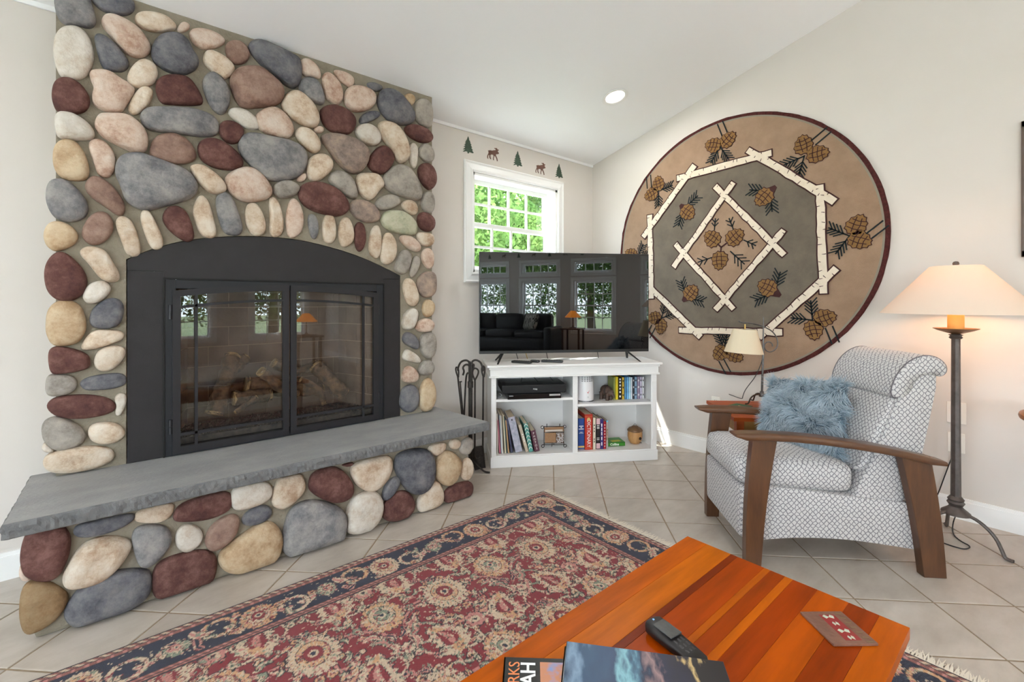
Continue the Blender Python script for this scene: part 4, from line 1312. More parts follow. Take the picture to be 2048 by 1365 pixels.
cable([(.06, .10, .513), (.05, .07, .545), (.07, .05, .55), (.085, .05, .53), (.06, .06, .515), (.045, .05, .53), (.055, .035, .514)], .0022, mat('grey_cable', (150, 150, 152), rough=.5), 'tangled grey cable beside the disc player')
cable([(.80, .34, .67), (.80, .2, .66), (.795, .13, .64), (.79, .12, .61)], .003, M_cable, 'black power cable behind the white router')

# ------------------------------------------------------------------ carved animal figurine (one continuous body)
fx, fyy = cab_z(*CA(1487, 490), ZS2)
fg = empty('animal_figurine', cw(fx, fyy, ZS2), CRZ + .5, label='small dark carved wooden animal figurine beside the film cases', cat='figurine')
M_fig = mat('carved_wood', (98, 76, 64), (62, 46, 40), scale=28, rough=.55, stretch=(1, 1, 5))
mb = MB()
def ell(mb, c, r, n=12):
    prof = [(max(math.sin(PI * i / n), .001), -math.cos(PI * i / n)) for i in range(n + 1)]
    M = Matrix.Translation(c) @ Matrix.Diagonal((r[0], r[1], r[2], 1))
    return mb.lathe(prof, 14, M=M)
ell(mb, (0, .015, .075), (.036, .05, .042)); ell(mb, (.002, -.032, .062), (.029, .03, .03))
for xx in (-.02, .02):
    for yy in (-.02, .045):
        mb.lathe([(.0145, 0), (.014, .004), (.012, .03), (.015, .06)], 12, c=(xx, yy, 0))
    ell(mb, (xx * 1.3, -.015, .085), (.011, .008, .014))
mb.tube([(0, -.056, .058), (.002, -.066, .04), (.004, -.064, .022)], [.013, .010, .007], 10)
fo_ = mb.build('body', M_fig, parent=fg, smooth='all')
rm = fo_.modifiers.new('remesh', 'REMESH'); rm.mode = 'VOXEL'; rm.voxel_size = .003; rm.use_smooth_shade = True
mb = MB()
mb.tube([(-.034, .0, .055), (-.028, -.002, .095), (0, -.004, .114), (.028, -.002, .095), (.034, .0, .055)], .006, 8)
mb.build('carved_collar', mat('dark_stain', (44, 32, 28), rough=.5), parent=fg, smooth=True)

# ------------------------------------------------------------------ gourd pot with lid
gx, gy = cab_z(*CCc(1090, 1235), ZF)
gr_ = .235 / 2 * .56
a = cab_at(*CCc(975, 1120), gy + .05)[0]; b = cab_at(*CCc(1212, 1120), gy + .05)[0]
rg = (b - a) / 2
zc = cab_at(*CCc(1090, 1000), gy + .03)[1] - ZF
gp = empty('wooden_birdhouse', cw((a + b) / 2, gy + rg * .55, ZF), CRZ, label='round turned wooden birdhouse with dark lid and entrance hole', cat='birdhouse')
M_gourd = mat('turned_wood', (206, 158, 102), (178, 126, 76), scale=10, rough=.5, stretch=(4, 4, 1))
M_lid = mat('dark_wood_lid', (128, 94, 60), (96, 68, 44), scale=12, rough=.5, stretch=(4, 4, 1))
hz = zc
MB().lathe([(rg * .45, 0), (rg * .62, .004), (rg * .86, hz * .25), (rg * .99, hz * .55), (rg * .98, hz * .8), (rg * .92, hz)], 32).build('pot', M_gourd, parent=gp, smooth=True)
MB().lathe([(rg * .9, hz - .004), (rg * 1.03, hz + .002), (rg * 1.02, hz + .008), (rg * .8, hz + .024), (rg * .5, hz + .03), (rg * .45, hz + .036), (rg * .3, hz + .04), (0.001, hz + .041)], 32).build('lid', M_lid, parent=gp, smooth=True)
MB().tube([(rg * .22 * math.cos(t), 0, hz + .040 + .016 * math.sin(t)) for t in [i * PI / 8 for i in range(9)]], .0014, 6).build('hanger', M_dprint, parent=gp)
an = -PI / 2 + .34
Mh = axes((rg * .985 * math.cos(an), rg * .985 * math.sin(an), hz * .52), (-math.sin(an), math.cos(an), 0), (0, 0, 1))
MB().lathe([(0, 0), (.012, 0), (.012, .003), (0, .003)], 18, M=Mh, cap=False).build('entrance_hole', mat('hole_black', (22, 16, 12), rough=.9), parent=gp)
an = -PI / 2 + .42
Mh = axes((rg * .80 * math.cos(an), rg * .80 * math.sin(an), hz * .2), (-math.sin(an), math.cos(an), 0), (0, 0, 1))
MB().tube([Mh @ Vector((0, 0, -.006)), Mh @ Vector((0, 0, .022))], .003, 8).build('perch', M_lid, parent=gp)

# ------------------------------------------------------------------ wire calendar stand
wx0, wz0 = cab_at(*CB(1165, 900), .09)
def ws(x, y):
    p = cab_at(*CB(x, y), .09)
    return p[0] - wx0, p[1] - ZF
M_iron = mat('wrought_iron', (52, 46, 44), (38, 34, 33), scale=40, rough=.5, metal=.6)
wr = empty('calendar_stand', cw(wx0, .09, ZF), CRZ, label='small wire stand holding a brown and grey tile calendar', cat='calendar stand')
f_ = lambda x, y, yy=0: (ws(x, y)[0], yy, max(ws(x, y)[1], .004))
mb = MB()
for a, b in (((1165, 468), (1165, 880)), ((1592, 468), (1592, 880)), ((1165, 468), (1592, 468)), ((1165, 592), (1592, 592)), ((1165, 828), (1592, 828)), ((1165, 862), (1592, 862)), ((1425, 592), (1425, 828)), ((1165, 520), (1592, 520)), ((1376, 828), (1376, 866))):
    mb.tube([f_(*a), f_(*b)], .0028, 6)
for cx_, cy_ in ((1128, 488), (1608, 472), (1140, 892), (1618, 886)):
    c = f_(cx_, cy_)
    mb.tube([(c[0] + .011 * math.cos(t), 0, max(c[2], .014) + .011 * math.sin(t)) for t in [i * PI / 8 for i in range(17)]], .0026, 6)
for cx_ in (1226, 1505):
    mb.tube([f_(cx_, 520), f_(cx_, 412)], .003, 6)
mb.tube([f_(1376, 640), (f_(1376, 640)[0], .07, .003)], .0026, 6)
mb.build('wire_frame', M_iron, parent=wr, smooth=True)
MB().bx(f_(1172, 588, -.003), f_(1586, 472, .003)).build('date_tile', mat('tile_brown_top', (150, 112, 80), rough=.6), parent=wr)
MB().bx(f_(1186, 578, -.006), f_(1562, 530, -.002)).build('white_strip', mat('strip_white', (222, 214, 206), (196, 180, 170), scale=200, rough=.6), parent=wr)
MB().bx(f_(1182, 822, -.004), f_(1420, 600, .003)).build('date_tile', mat('tile_brown', (160, 122, 88), (140, 104, 74), scale=120, rough=.7), parent=wr)
MB().bx(f_(1430, 822, -.004), f_(1586, 600, .003)).build('date_tile', mat('tile_scroll', (196, 190, 190), (104, 78, 62), scale=110, rough=.6, contrast=(.45, .55)), parent=wr)

# ================================================================== television
tv = empty('television', cw(.62, .16, .772), CRZ, label='large flat black television on two splayed feet', cat='television')
TX0, TX1, TZ0, TZ1 = -.081 - .62, 1.315 - .62, .838 - .772, 1.638 - .772
M_screen = mat('tv_screen', (7, 7, 8), rough=.015, spec=.9)
M_bez = mat('tv_bezel', (34, 33, 35), rough=.4)
MB().bx((TX0, 0, TZ0), (TX1, .028, TZ1)).build('tv_case', M_bez, parent=tv, bevel=.003)
MB().bx((TX0 + .3, .028, TZ0 + .04), (TX1 - .3, .07, TZ0 + .42)).build('rear_housing', M_bez, parent=tv, bevel=.01)
MB().bx((TX0 + .006, -.0012, TZ0 + .022), (TX1 - .006, .002, TZ1 - .006)).build('screen', M_screen, parent=tv)
MB().bx((TX0 + .002, -.003, TZ0), (TX1 - .002, .002, TZ0 + .021)).build('lower_bezel', M_bez, parent=tv, bevel=.001)
for s, xx in ((-1, TX0 + .185), (1, TX1 - .185)):
    mb = MB()
    for yy, dx in ((-.13, .055 * s), (.12, -.045 * s * -1)):
        mb.hexa([(xx - .012, .004, TZ0 + .004), (xx + .012, .004, TZ0 + .004), (xx + .012, .022, TZ0 + .004), (xx - .012, .022, TZ0 + .004)],
                [(xx + dx - .006, yy - .012, 0.0), (xx + dx + .006, yy - .012, 0.0), (xx + dx + .006, yy + .006, 0.0), (xx + dx - .006, yy + .006, 0.0)])
    mb.build('foot', M_blk, parent=tv, bevel=.002)
for x0_, y1_, col, lab in ((.22, .33, M_cable, 'black cable hanging behind the television at the fireplace end'), (.30, .33, mat('yellow_cable', (190, 150, 50), rough=.5), 'yellow cable hanging behind the television'),
                           (.47, .32, M_cable, 'thin black cable behind the middle of the television'), (.90, .30, M_cable, 'black cable behind the television by its corner foot')):
    cable([(x0_, y1_ - .06, .93), (x0_ + .005, y1_ - .05, .84), (x0_ + .03, y1_ - .01, .775)], .003, col, lab)
def remote(xa, ya, xb, yb, wid, lab, zc=.772):
    p, q = np.array(cab_z(*CT(xa, ya), .785)), np.array(cab_z(*CT(xb, yb), .785))
    p[1] = min(max(p[1], -.01), .12); q[1] = min(max(q[1], -.01), .12)
    L = float(np.hypot(*(q - p)))
    ang = math.atan2(q[1] - p[1], q[0] - p[0])
    r = empty('remote_control', cw((p[0] + q[0]) / 2, (p[1] + q[1]) / 2, zc), CRZ + ang, label=lab, cat='remote control')
    MB().rbox((0, 0, .009), (L, wid, .018), .006, 5).build('case', M_blk, parent=r, smooth=True)
    for i in range(7):
        for j in (-1, 0, 1):
            MB().bx((-L * .38 + i * L * .12 - .004, j * wid * .26 - .003, .0172), (-L * .38 + i * L * .12 + .004, j * wid * .26 + .003, .0192)).build('button', mat('remote_button', (70, 68, 70), rough=.5), parent=r)
    return r
remote(578, 1082, 758, 1092, .042, 'black remote control lying flat near the fireplace end of the cabinet top')
remote(740, 1070, 832, 1082, .036, 'short dark remote control between the two longer ones')
remote(828, 1062, 1052, 1082, .045, 'long black remote control on the middle of the cabinet top')

# ================================================================== fireplace tools
TDEP = 3.40
TB = CAM * 0 + (FW + (941 - CX) / FPX * RT) * TDEP
def tl(x, y, d=0.0):                   # pixel of the tool crop on a plane through the stand
    u, v = 900 + x / 5.25, 700 + y / 5.25
    p = CAM + ray(u, v) * (TDEP + d)
    return Vector(p) - Vector((TB[0], TB[1], 0))
M_iron2 = mat('dark_forged_iron', (72, 66, 62), (50, 46, 44), scale=60, rough=.5, metal=.7, bump=.2, bscale=120)
def smooth_path(pts, it=2): return [Vector(p) for p in chaikin([tuple(p) for p in pts], it, closed=False)]
ts = empty('fire_tool_stand', (TB[0], TB[1], 0), label='forged iron fire tool stand beside the hearth', cat='tool stand')
MB().tube([tl(205, 120), (tl(205, 120).x, tl(205, 120).y, .05)], .0085, 6).tube([tl(226, 130, -.008), (tl(226, 130).x - .006, tl(226, 130).y - .006, .05)], .0085, 6).build('post', M_iron2, parent=ts, smooth=True)
q = tl(214, 365)
MB().lathe([(.019, -.024), (.021, -.02), (.021, .02), (.019, .024)], 14, c=q).build('collar', M_iron2, parent=ts)
for pts in ([(205, 150), (195, 118), (160, 108), (115, 125), (92, 165), (80, 215), (95, 222)], [(225, 150), (235, 118), (275, 104), (320, 130), (335, 165), (350, 215), (340, 222)],
            [(205, 175), (190, 155), (155, 158), (132, 190), (150, 225), (135, 268)], [(230, 160), (255, 150), (240, 210), (232, 260), (245, 290)]):
    MB().tube(smooth_path([tl(*p, -.012 if pts[0][0] == 230 else 0) for p in pts]), .0072, 8).build('hook_arm', M_iron2, parent=ts, smooth=True)
for ang in (-1.0, 1.1, 3.2):
    d = Vector((math.cos(ang), math.sin(ang), 0))
    MB().tube(smooth_path([Vector((0, 0, .10)), d * .02 + Vector((0, 0, .085)), d * .09 + Vector((0, 0, .02)), d * .115 + Vector((0, 0, .008)), d * .15 + Vector((0, 0, .008))]), .007, 8).build('foot', M_iron2, parent=ts, smooth=True)
def tool(name, lab, loop, shaft, r=.0068, d=0.0, end=None):
    root = empty(name, (TB[0], TB[1], 0), label=lab, cat='fire tool', group='fire tools on the iron stand')
    s = smooth_path([tl(*p, d) for p in shaft])
    MB().tube(s, r, 8).build('shaft', M_iron2, parent=root, smooth=True)
    if loop:
        MB().tube(smooth_path([tl(*p, d) for p in loop], 2), r * .9, 8).build('loop_handle', M_iron2, parent=root, smooth=True)
    if end: end(root, s, d)
    return root
def shovel_end(root, s, d):
    P = [(258, 1020), (345, 1008), (368, 1240), (262, 1268), (200, 1100)]
    a = [tl(x, y, d) for x, y in P]
    MB().prism(a, tuple(FW * .006)).build('shovel_blade', M_iron2, parent=root)
    MB().tube([tl(345, 1008, d - .01), tl(368, 1240, d - .01)], .006, 6).build('blade_rim', M_iron2, parent=root)
def poker_end(root, s, d):
    MB().tube(smooth_path([s[-1], s[-1] + Vector((.01, -.01, -.02)), s[-1] + Vector((.035, -.02, -.01))]), .005, 6).build('poker_hook', M_iron2, parent=root)
def brush_end(root, s, d):
    b = s[-1]
    MB().lathe([(.012, .02), (.02, 0), (.026, -.10), (.028, -.13)], 14, c=(b.x, b.y, b.z)).build('brush_bristles', mat('bristle', (58, 44, 34), (38, 28, 22), scale=90, rough=.95), parent=root)
def tong_end(root, s, d):
    MB().tube([tl(108, 340, d + .01), tl(140, 700, d + .01), tl(150, 1050, d + .01)], .0045, 8).tube([tl(100, 338, d + .01), tl(125, 334, d + .01)], .005, 8).build('tong_arm', M_iron2, parent=root, smooth=True)
tool('fire_tongs', 'iron fire tongs hanging nearest the stone hearth', [(82, 285), (60, 220), (62, 180), (85, 190), (92, 240), (88, 290)], [(82, 280), (95, 400), (130, 700), (150, 1050)], end=tong_end, d=.02)
tool('fire_brush', 'iron hearth brush behind the stand post', None, [(190, 240), (170, 265), (160, 420), (148, 700), (140, 900)], end=brush_end, d=.05)
tool('fire_poker', 'iron poker with open loop handle in front of the stand post', [(258, 315), (232, 250), (245, 200), (270, 192), (300, 215), (295, 260), (262, 320)], [(262, 315), (262, 500), (260, 1120)], end=poker_end, d=-.03)
tool('fire_shovel', 'iron ash shovel hanging beside the white cabinet', [(350, 285), (330, 220), (338, 170), (360, 175), (368, 220), (356, 288)], [(350, 280), (348, 500), (345, 1015)], end=shovel_end, d=.0)

# ================================================================== round rug hung on the gable wall
CRg = lambda x, y: (1220 + x / 2.438, 210 + y / 2.438)
RGX = XR - .016                      # front of the rug
def rg(x, y):
    p = onX(*CRg(x, y), RGX)
    return np.array([p[1], p[2]])
RC = np.array([1.683, 1.688])
RR = 1.018
M_rtan = mat('rug_tan', (166, 137, 114), (150, 123, 101), scale=8, rough=.95, bump=.5, bscale=260, sheen=.3, spec=.1)
M_rgrey = mat('rug_grey', (120, 109, 96), (105, 95, 84), scale=8, rough=.95, bump=.5, bscale=260, sheen=.3, spec=.1)
M_redge = mat('rug_edge', (96, 50, 48), (64, 36, 36), scale=60, rough=.95, bump=.6, bscale=200, spec=.1)
M_rband = mat('rug_grey_band', (138, 130, 116), rough=.95)
M_birch = mat('rug_birch', (232, 218, 200), (222, 206, 186), scale=30, rough=.95, bump=.4, bscale=260, spec=.1)
M_rdark = mat('rug_maroon_line', (62, 30, 30), rough=.95)
M_cone = mat('rug_cone_brown', (142, 108, 68), (128, 96, 60), scale=30, rough=.95, bump=.4, bscale=260, spec=.1)
M_needle = mat('rug_needle', (20, 30, 34), rough=.95)
wrug = empty('round_wall_rug', (XR, RC[0], RC[1] - RR), label='round tan rug with birch logs and pine cones hung on the wall', cat='rug')
def rp(name, poly2, x, th, m, parent):
    """flat piece in the rug plane, poly2 in (y,z); x = its back plane offset from the rug front, proud into the room"""
    o = MB().prism([(RGX - x, p[0], p[1]) for p in poly2], (-th, 0, 0)).build(name, m, parent=parent)
    o.matrix_parent_inverse = world_m(parent).inverted()
    return o
rj = random.Random(11)
def circ(r, n=120, wob=0.0):
    return [RC + np.array([math.cos(t), math.sin(t)]) * (r + rj.uniform(-wob, wob)) for t in [2 * PI * i / n for i in range(n)]]
MB().loft([[(XR - .001, *p) for p in circ(RR * .985)], [(XR - .006, *p) for p in circ(RR, wob=.002)], [(RGX - .002, *p) for p in circ(RR * .998, wob=.003)], [(RGX - .003, *p) for p in circ(RR * .975)]]).build('border_edge', M_redge, parent=wrug).matrix_parent_inverse = world_m(wrug).inverted()
rp('grey_band', circ(RR - .026), .001, .003, M_rband, wrug)
rp('tan_field', circ(RR - .038), .001, .0045, M_rtan, wrug)
octo = [rg(*p) for p in ((395, 340), (702, 250), (1035, 448), (1035, 880), (768, 1102), (393, 1098), (205, 905), (205, 575))]
rp('grey_octagon', octo, .004, .003, M_rgrey, wrug)
rp('tan_diamond', [rg(*p) for p in ((560, 450), (772, 670), (568, 928), (376, 715))], .006, .002, M_rtan, wrug)
LOGP = [((330, 360), (790, 235)), ((675, 222), (1100, 472)), ((1026, 392), (1044, 920)), ((1108, 798), (730, 1135)), ((340, 1098), (842, 1110)),
        ((446, 1132), (150, 845)), ((197, 538), (205, 945)), ((165, 645), (415, 295)),
        ((515, 398), (853, 732)), ((850, 612), (518, 1000)), ((322, 680), (606, 996)), ((606, 380), (314, 792))]
for i, (a, b) in enumerate(LOGP):
    p, q = rg(*a), rg(*b)
    L = np.hypot(*(q - p)); d = (q - p) / L; n = np.array([-d[1], d[0]])
    wd = .0205 if i >= 8 else .0235
    lv = .0125 + .0018 * (i % 2) + (.001 if i in (2, 8, 10) else 0)
    m = max(8, int(L / .05))
    top, bot = [], []
    for k_ in range(m + 1):
        t = k_ / m
        top.append(p + d * L * t + n * (wd + rj.uniform(-.003, .004)))
        bot.append(p + d * L * t - n * (wd + rj.uniform(-.004, .003)))
    pol = top + bot[::-1]
    c = sum(pol) / len(pol)
    outl = [x + (n * .009 if j <= m else -n * .009) + (-d * .008 if j in (0, 2 * m + 1) else d * .008 if j in (m, m + 1) else 0) for j, x in enumerate(pol)]
    lg = rp('birch_log', pol, lv - .008, .0035 + .005, M_birch, wrug)
    rp('log_outline', outl, lv - .009, .0065, M_rdark, lg)
    mb = MB()
    for k_ in range(int(L / .055)):
        t = (k_ + rj.uniform(.2, .8)) / (L / .055)
        s = rj.choice((-1, 1))
        c0 = p + d * L * t + n * s * wd * .98
        c1 = c0 - n * s * rj.uniform(.012, .026) + d * rj.uniform(-.008, .008)
        w2 = d * .0028
        mb.prism([(RGX - lv - .0005, *x) for x in (c0 - w2, c1 - w2 * .5, c1 + w2 * .5, c0 + w2)], (-.0012, 0, 0))
    o = mb.build('bark_marks', M_rdark, parent=lg, kind='stuff')
    o.matrix_parent_inverse = world_m(lg).inverted()
def stroke(mb, pts, w, x=.0085):
    for a, b in zip(pts[:-1], pts[1:]):
        a, b = np.array(a), np.array(b)
        d = (b - a) / max(1e-6, np.hypot(*(b - a)))
        n = np.array([-d[1], d[0]]) * w / 2
        a, b = a - d * w * .3, b + d * w * .3
        mb.prism([(RGX - x, *q) for q in (a + n, b + n, b - n, a - n)], (-.0022, 0, 0))
def cone(c, ang, ln, wd, parent=wrug):
    """pine cone centred at c (y,z), tip pointing along ang"""
    d = np.array([math.cos(ang), math.sin(ang)]); n = np.array([-d[1], d[0]])
    pol = []
    N = 22
    for i in range(N):
        t = 2 * PI * i / N
        k = 1 + .07 * (-1) ** i
        a = math.cos(t); b = math.sin(t)
        shape = 1 - .22 * a
        pol.append(c + d * ln * a * k + n * wd * b * shape * k)
    cn = rp('pine_cone', pol, .008, .0045, M_cone, parent)
    rp('cone_outline', [c + (p - c) * 1.10 for p in pol], .0075, .003, M_rdark, cn)
    mb = MB()
    for s in (-.45, 0, .42):
        w_ = wd * .86 * math.sqrt(max(.05, 1 - s * s)) * (1 - .2 * s)
        stroke(mb, [c + d * ln * (s + .12) + n * w_, c + d * ln * (s - .05), c + d * ln * (s - .02) - n * w_], .005, .0122)
    for s in (-.5, .2):
        stroke(mb, [c + d * ln * .7 + n * wd * s * .8, c + n * wd * (s + .2), c - d * ln * .8 + n * wd * (s + .35) * .7], .005, .0122)
    o = mb.build('scale_lines', M_rdark, parent=cn)
    o.matrix_parent_inverse = world_m(cn).inverted()
def sprig(base, ang, ln, nb=4, sp=.75):
    mb = MB()
    d = np.array([math.cos(ang), math.sin(ang)])
    stroke(mb, [base, base + d * ln], .009)
    for i in range(nb):
        t = .3 + .7 * i / nb
        for s in (-1, 1):
            a2 = ang + s * sp
            stroke(mb, [base + d * ln * t, base + d * ln * t + np.array([math.cos(a2), math.sin(a2)]) * ln * .42], .008)
    o = mb.build('pine_sprig', M_needle, parent=wrug)
    o.matrix_parent_inverse = world_m(wrug).inverted()
def twigs(base, ang, ln):
    mb = MB()
    d = np.array([math.cos(ang), math.sin(ang)]); n = np.array([-d[1], d[0]])
    for s in (-.022, .022):
        stroke(mb, [base + n * s, base + n * s + d * ln], .009)
    o = mb.build('pine_sprig', M_needle, parent=wrug)
    o.matrix_parent_inverse = world_m(wrug).inverted()
# border motifs: two cones each + sprigs (pixel centres of the cones, sprig base, sprig angles, twig base and angle)
# in this plane the picture's right is -y, so angles are mirrored: A() turns picture degrees into plane angle
A = lambda deg: PI - math.radians(deg)
PAIRS = [((505, 198), (578, 170), (540, 205), (-125, -60), (562, 145), 110), ((945, 195), (1015, 240), (950, 250), (-165, -105), (995, 185), 35),
         ((1205, 585), (1220, 660), (1170, 640), (150, -125), (1265, 640), 40), ((1050, 1038), (995, 1098), (990, 1050), (95, 175), (1070, 1085), -70),
         ((540, 1210), (610, 1220), (560, 1190), (115, 80), (545, 1245), -60), ((220, 1040), (250, 1080), (255, 1040), (75, 20), (215, 1080), -120),
         ((105, 730), (130, 760), (135, 745), (60, 10), (100, 760), -120), ((238, 385), (203, 438), (240, 420), (10, -90), (195, 405), 95)]
for c1, c2, b, angs, tb, ta in PAIRS:
    p1, p2, pb, pt = rg(*c1), rg(*c2), rg(*b), rg(*tb)
    for pc in (p1, p2):
        v = pc - pb
        cone(pc, math.atan2(v[1], v[0]), .064, .054)
    for a in angs:
        sprig(pb, A(a), .135)
    twigs(pt, A(ta), .11)
for c, b, angs in (((752, 452), (800, 408), (165, -85)), ((382, 525), (352, 495), (35, -110)), ((768, 890), (822, 925), (75, 205)), ((398, 915), (365, 950), (110, -15))):
    pc, pb = rg(*c), rg(*b)
    v = pc - pb
    cone(pc, math.atan2(v[1], v[0]), .066, .060)
    mb = MB()
    d = v / np.hypot(*v); n = np.array([-d[1], d[0]])
    mb.prism([(RGX - .0078, *q) for q in (pb - d * .02 + n * .012, pb + d * .05 + n * .045, pb + d * .05 - n * .045, pb - d * .02 - n * .012)], (-.003, 0, 0))
    o = mb.build('stem', M_rdark, parent=wrug); o.matrix_parent_inverse = world_m(wrug).inverted()
    for a in angs:
        sprig(pb + d * .03, A(a), .15)
pc = rg(545, 695)
for c in ((500, 652), (612, 645), (537, 760)):
    q = rg(*c); v = q - pc
    cone(q, math.atan2(v[1], v[0]), .070, .060)
    mb = MB(); stroke(mb, [pc, pc + v * .4], .012); o = mb.build('stem', M_rdark, parent=wrug); o.matrix_parent_inverse = world_m(wrug).inverted()
sprig(rg(512, 610), A(85), .09, 2); sprig(rg(605, 610), A(110), .10, 2); sprig(rg(655, 660), A(-30), .10, 2); sprig(rg(590, 715), A(-45), .15, 3); sprig(rg(498, 745), A(195), .12, 2)

# ================================================================== patterned floor rug
RX1, RY1 = 2.125, 2.175              # far corner
RLX, RLY = 3.40, 2.45                # length along -x, width along -y
GR = .004
na, nb_ = int(RLX / GR) + 1, int(RLY / GR) + 1
p_ = np.linspace(0, RLX, na)
q_ = np.linspace(0, RLY, nb_)
Pm, Qm = np.meshgrid(p_, q_, indexing='ij')
def L3(c): return np.array(lin(c)[:3])
RED, NAVY, CREAM, PEACH, PINK, SAGE, RUST, DK = (L3(c) for c in ((136, 27, 38), (26, 31, 58), (212, 188, 160), (210, 160, 118), (198, 130, 120), (132, 140, 118), (148, 86, 78), (44, 30, 38)))
img = np.zeros(Pm.shape + (3,))
img[:] = RED
de = np.minimum(np.minimum(Pm, RLX - Pm), np.minimum(Qm, RLY - Qm))       # distance to the rug's edge
rr = np.random.RandomState(4)
wx = .006 * np.sin(Pm * 61 + 1.3 * np.sin(Qm * 47)) ; wy = .006 * np.sin(Qm * 57 + 1.1 * np.sin(Pm * 43))
def window_idx(p, q, r):
    i0, i1 = max(0, int((p - r) / GR)), min(na, int((p + r) / GR) + 2)
    j0, j1 = max(0, int((q - r) / GR)), min(nb_, int((q + r) / GR) + 2)
    return slice(i0, i1), slice(j0, j1)
BORD = .25
def paint(sl, mask, col):
    sub = img[sl]
    sub[mask] = col
def in_field(sl, field):
    e = de[sl]
    return e > BORD if field is True else ((e > .052) & (e < BORD - .038) if field is False else np.ones_like(e, bool))
def palmette(p, q, R, ang, cols, nl=16, field=True, asp=1.15):
    sl = window_idx(p, q, R * 1.5)
    if sl[0].start >= sl[0].stop or sl[1].start >= sl[1].stop: return
    x = Pm[sl] - p; y = Qm[sl] - q
    a = x * math.cos(ang) + y * math.sin(ang); b = (-x * math.sin(ang) + y * math.cos(ang)) * asp
    r = np.hypot(a, b); t = np.arctan2(b, a)
    ok = in_field(sl, field)
    ser = 1 + .13 * np.abs(np.sin(t * nl / 2)) - .10 + .10 * np.cos(t)
    Rm = R * ser
    paint(sl, ok & (r < Rm * 1.05), DK)
    paint(sl, ok & (r < Rm), cols[0])
    spoke = np.abs(np.sin(t * nl / 2)) < .22
    paint(sl, ok & (r < Rm * .97) & (r > R * .60) & spoke, cols[3])
    paint(sl, ok & (r < R * .66), DK); paint(sl, ok & (r < R * .63), cols[1])
    paint(sl, ok & (r < R * .6) & (r > R * .42) & (np.abs(np.sin(t * nl / 2 + .7)) < .4), cols[0])
    paint(sl, ok & (r < R * .40), DK); paint(sl, ok & (r < R * .37), cols[2])
    paint(sl, ok & (r < R * .2), CREAM); paint(sl, ok & (r < R * .1), NAVY)
def leaf(p, q, ln, wd, ang, col, col2, field=True, curl=0.0):
    sl = window_idx(p, q, ln * 1.2)
    if sl[0].start >= sl[0].stop or sl[1].start >= sl[1].stop: return
    x = Pm[sl] - p; y = Qm[sl] - q
    a = (x * math.cos(ang) + y * math.sin(ang)) / ln; b = -x * math.sin(ang) + y * math.cos(ang)
    b = b + curl * ln * (a * a - .3)
    w_ = wd * np.sqrt(np.clip(1 - a * a, 0, 1)) * (1 + .5 * a) * (1 + .12 * np.sin(a * 22))
    ok = in_field(sl, field) & (np.abs(a) < 1)
    paint(sl, ok & (np.abs(b) < w_ + .0045), DK); paint(sl, ok & (np.abs(b) < w_), col); paint(sl, ok & (np.abs(b) < w_ * .42), col2)
def rosette(p, q, R, col, c2, n=6, field=True):
    sl = window_idx(p, q, R * 1.6)
    if sl[0].start >= sl[0].stop or sl[1].start >= sl[1].stop: return
    x = Pm[sl] - p; y = Qm[sl] - q
    r = np.hypot(x, y); t = np.arctan2(y, x)
    ok = in_field(sl, field)
    Rm = R * (.82 + .2 * np.abs(np.cos(t * n / 2)))
    paint(sl, ok & (r < Rm + .004), DK); paint(sl, ok & (r < Rm), col); paint(sl, ok & (r < R * .45), c2); paint(sl, ok & (r < R * .2), DK)
def arc(p, q, R, t0, t1, w, col, field=True):
    sl = window_idx(p, q, R * 1.2)
    if sl[0].start >= sl[0].stop or sl[1].start >= sl[1].stop: return
    x = Pm[sl] - p; y = Qm[sl] - q
    r = np.hypot(x, y); t = (np.arctan2(y, x) - t0) % (2 * PI)
    ok = in_field(sl, field) & (t < (t1 - t0))
    rr_ = R * (1 - .10 * t / (t1 - t0))
    paint(sl, ok & (np.abs(r - rr_) < w + .003), DK); paint(sl, ok & (np.abs(r - rr_) < w), col)
# --- field: a half-drop lattice, period .54 x .88
PER, ROW = .54, .44
fcells = [(kk * PER + (.27 if row % 2 else 0), .48 + row * ROW) for row in range(-1, 6) for kk in range(0, 7)]
rs = random.Random(21)
# vine scrolls first
for (p, q) in fcells:
    p0 = p + .52
    for s in (-1, 1):
        for s2 in (-1, 1):
            arc(p0 - PER + s * .135 + .27 * 0, q + s2 * .11 + ROW / 2, .105, (0 if s2 > 0 else PI) + (.2 if s > 0 else -.2), (0 if s2 > 0 else PI) + PI * 1.15, .006, PINK)
            arc(p0 - PER + s * .19, q + s2 * .16, .055, s * .5, s * .5 + 4.6, .005, SAGE if s2 > 0 else CREAM)
            arc(p0 - PER + s * .08, q + s2 * .20, .045, 1.0 + s, 1.0 + s + 4.4, .0045, CREAM)
sc_cols = [(PINK, CREAM), (CREAM, PEACH), (SAGE, CREAM), (PEACH, RUST), (CREAM, SAGE), (PINK, NAVY)]
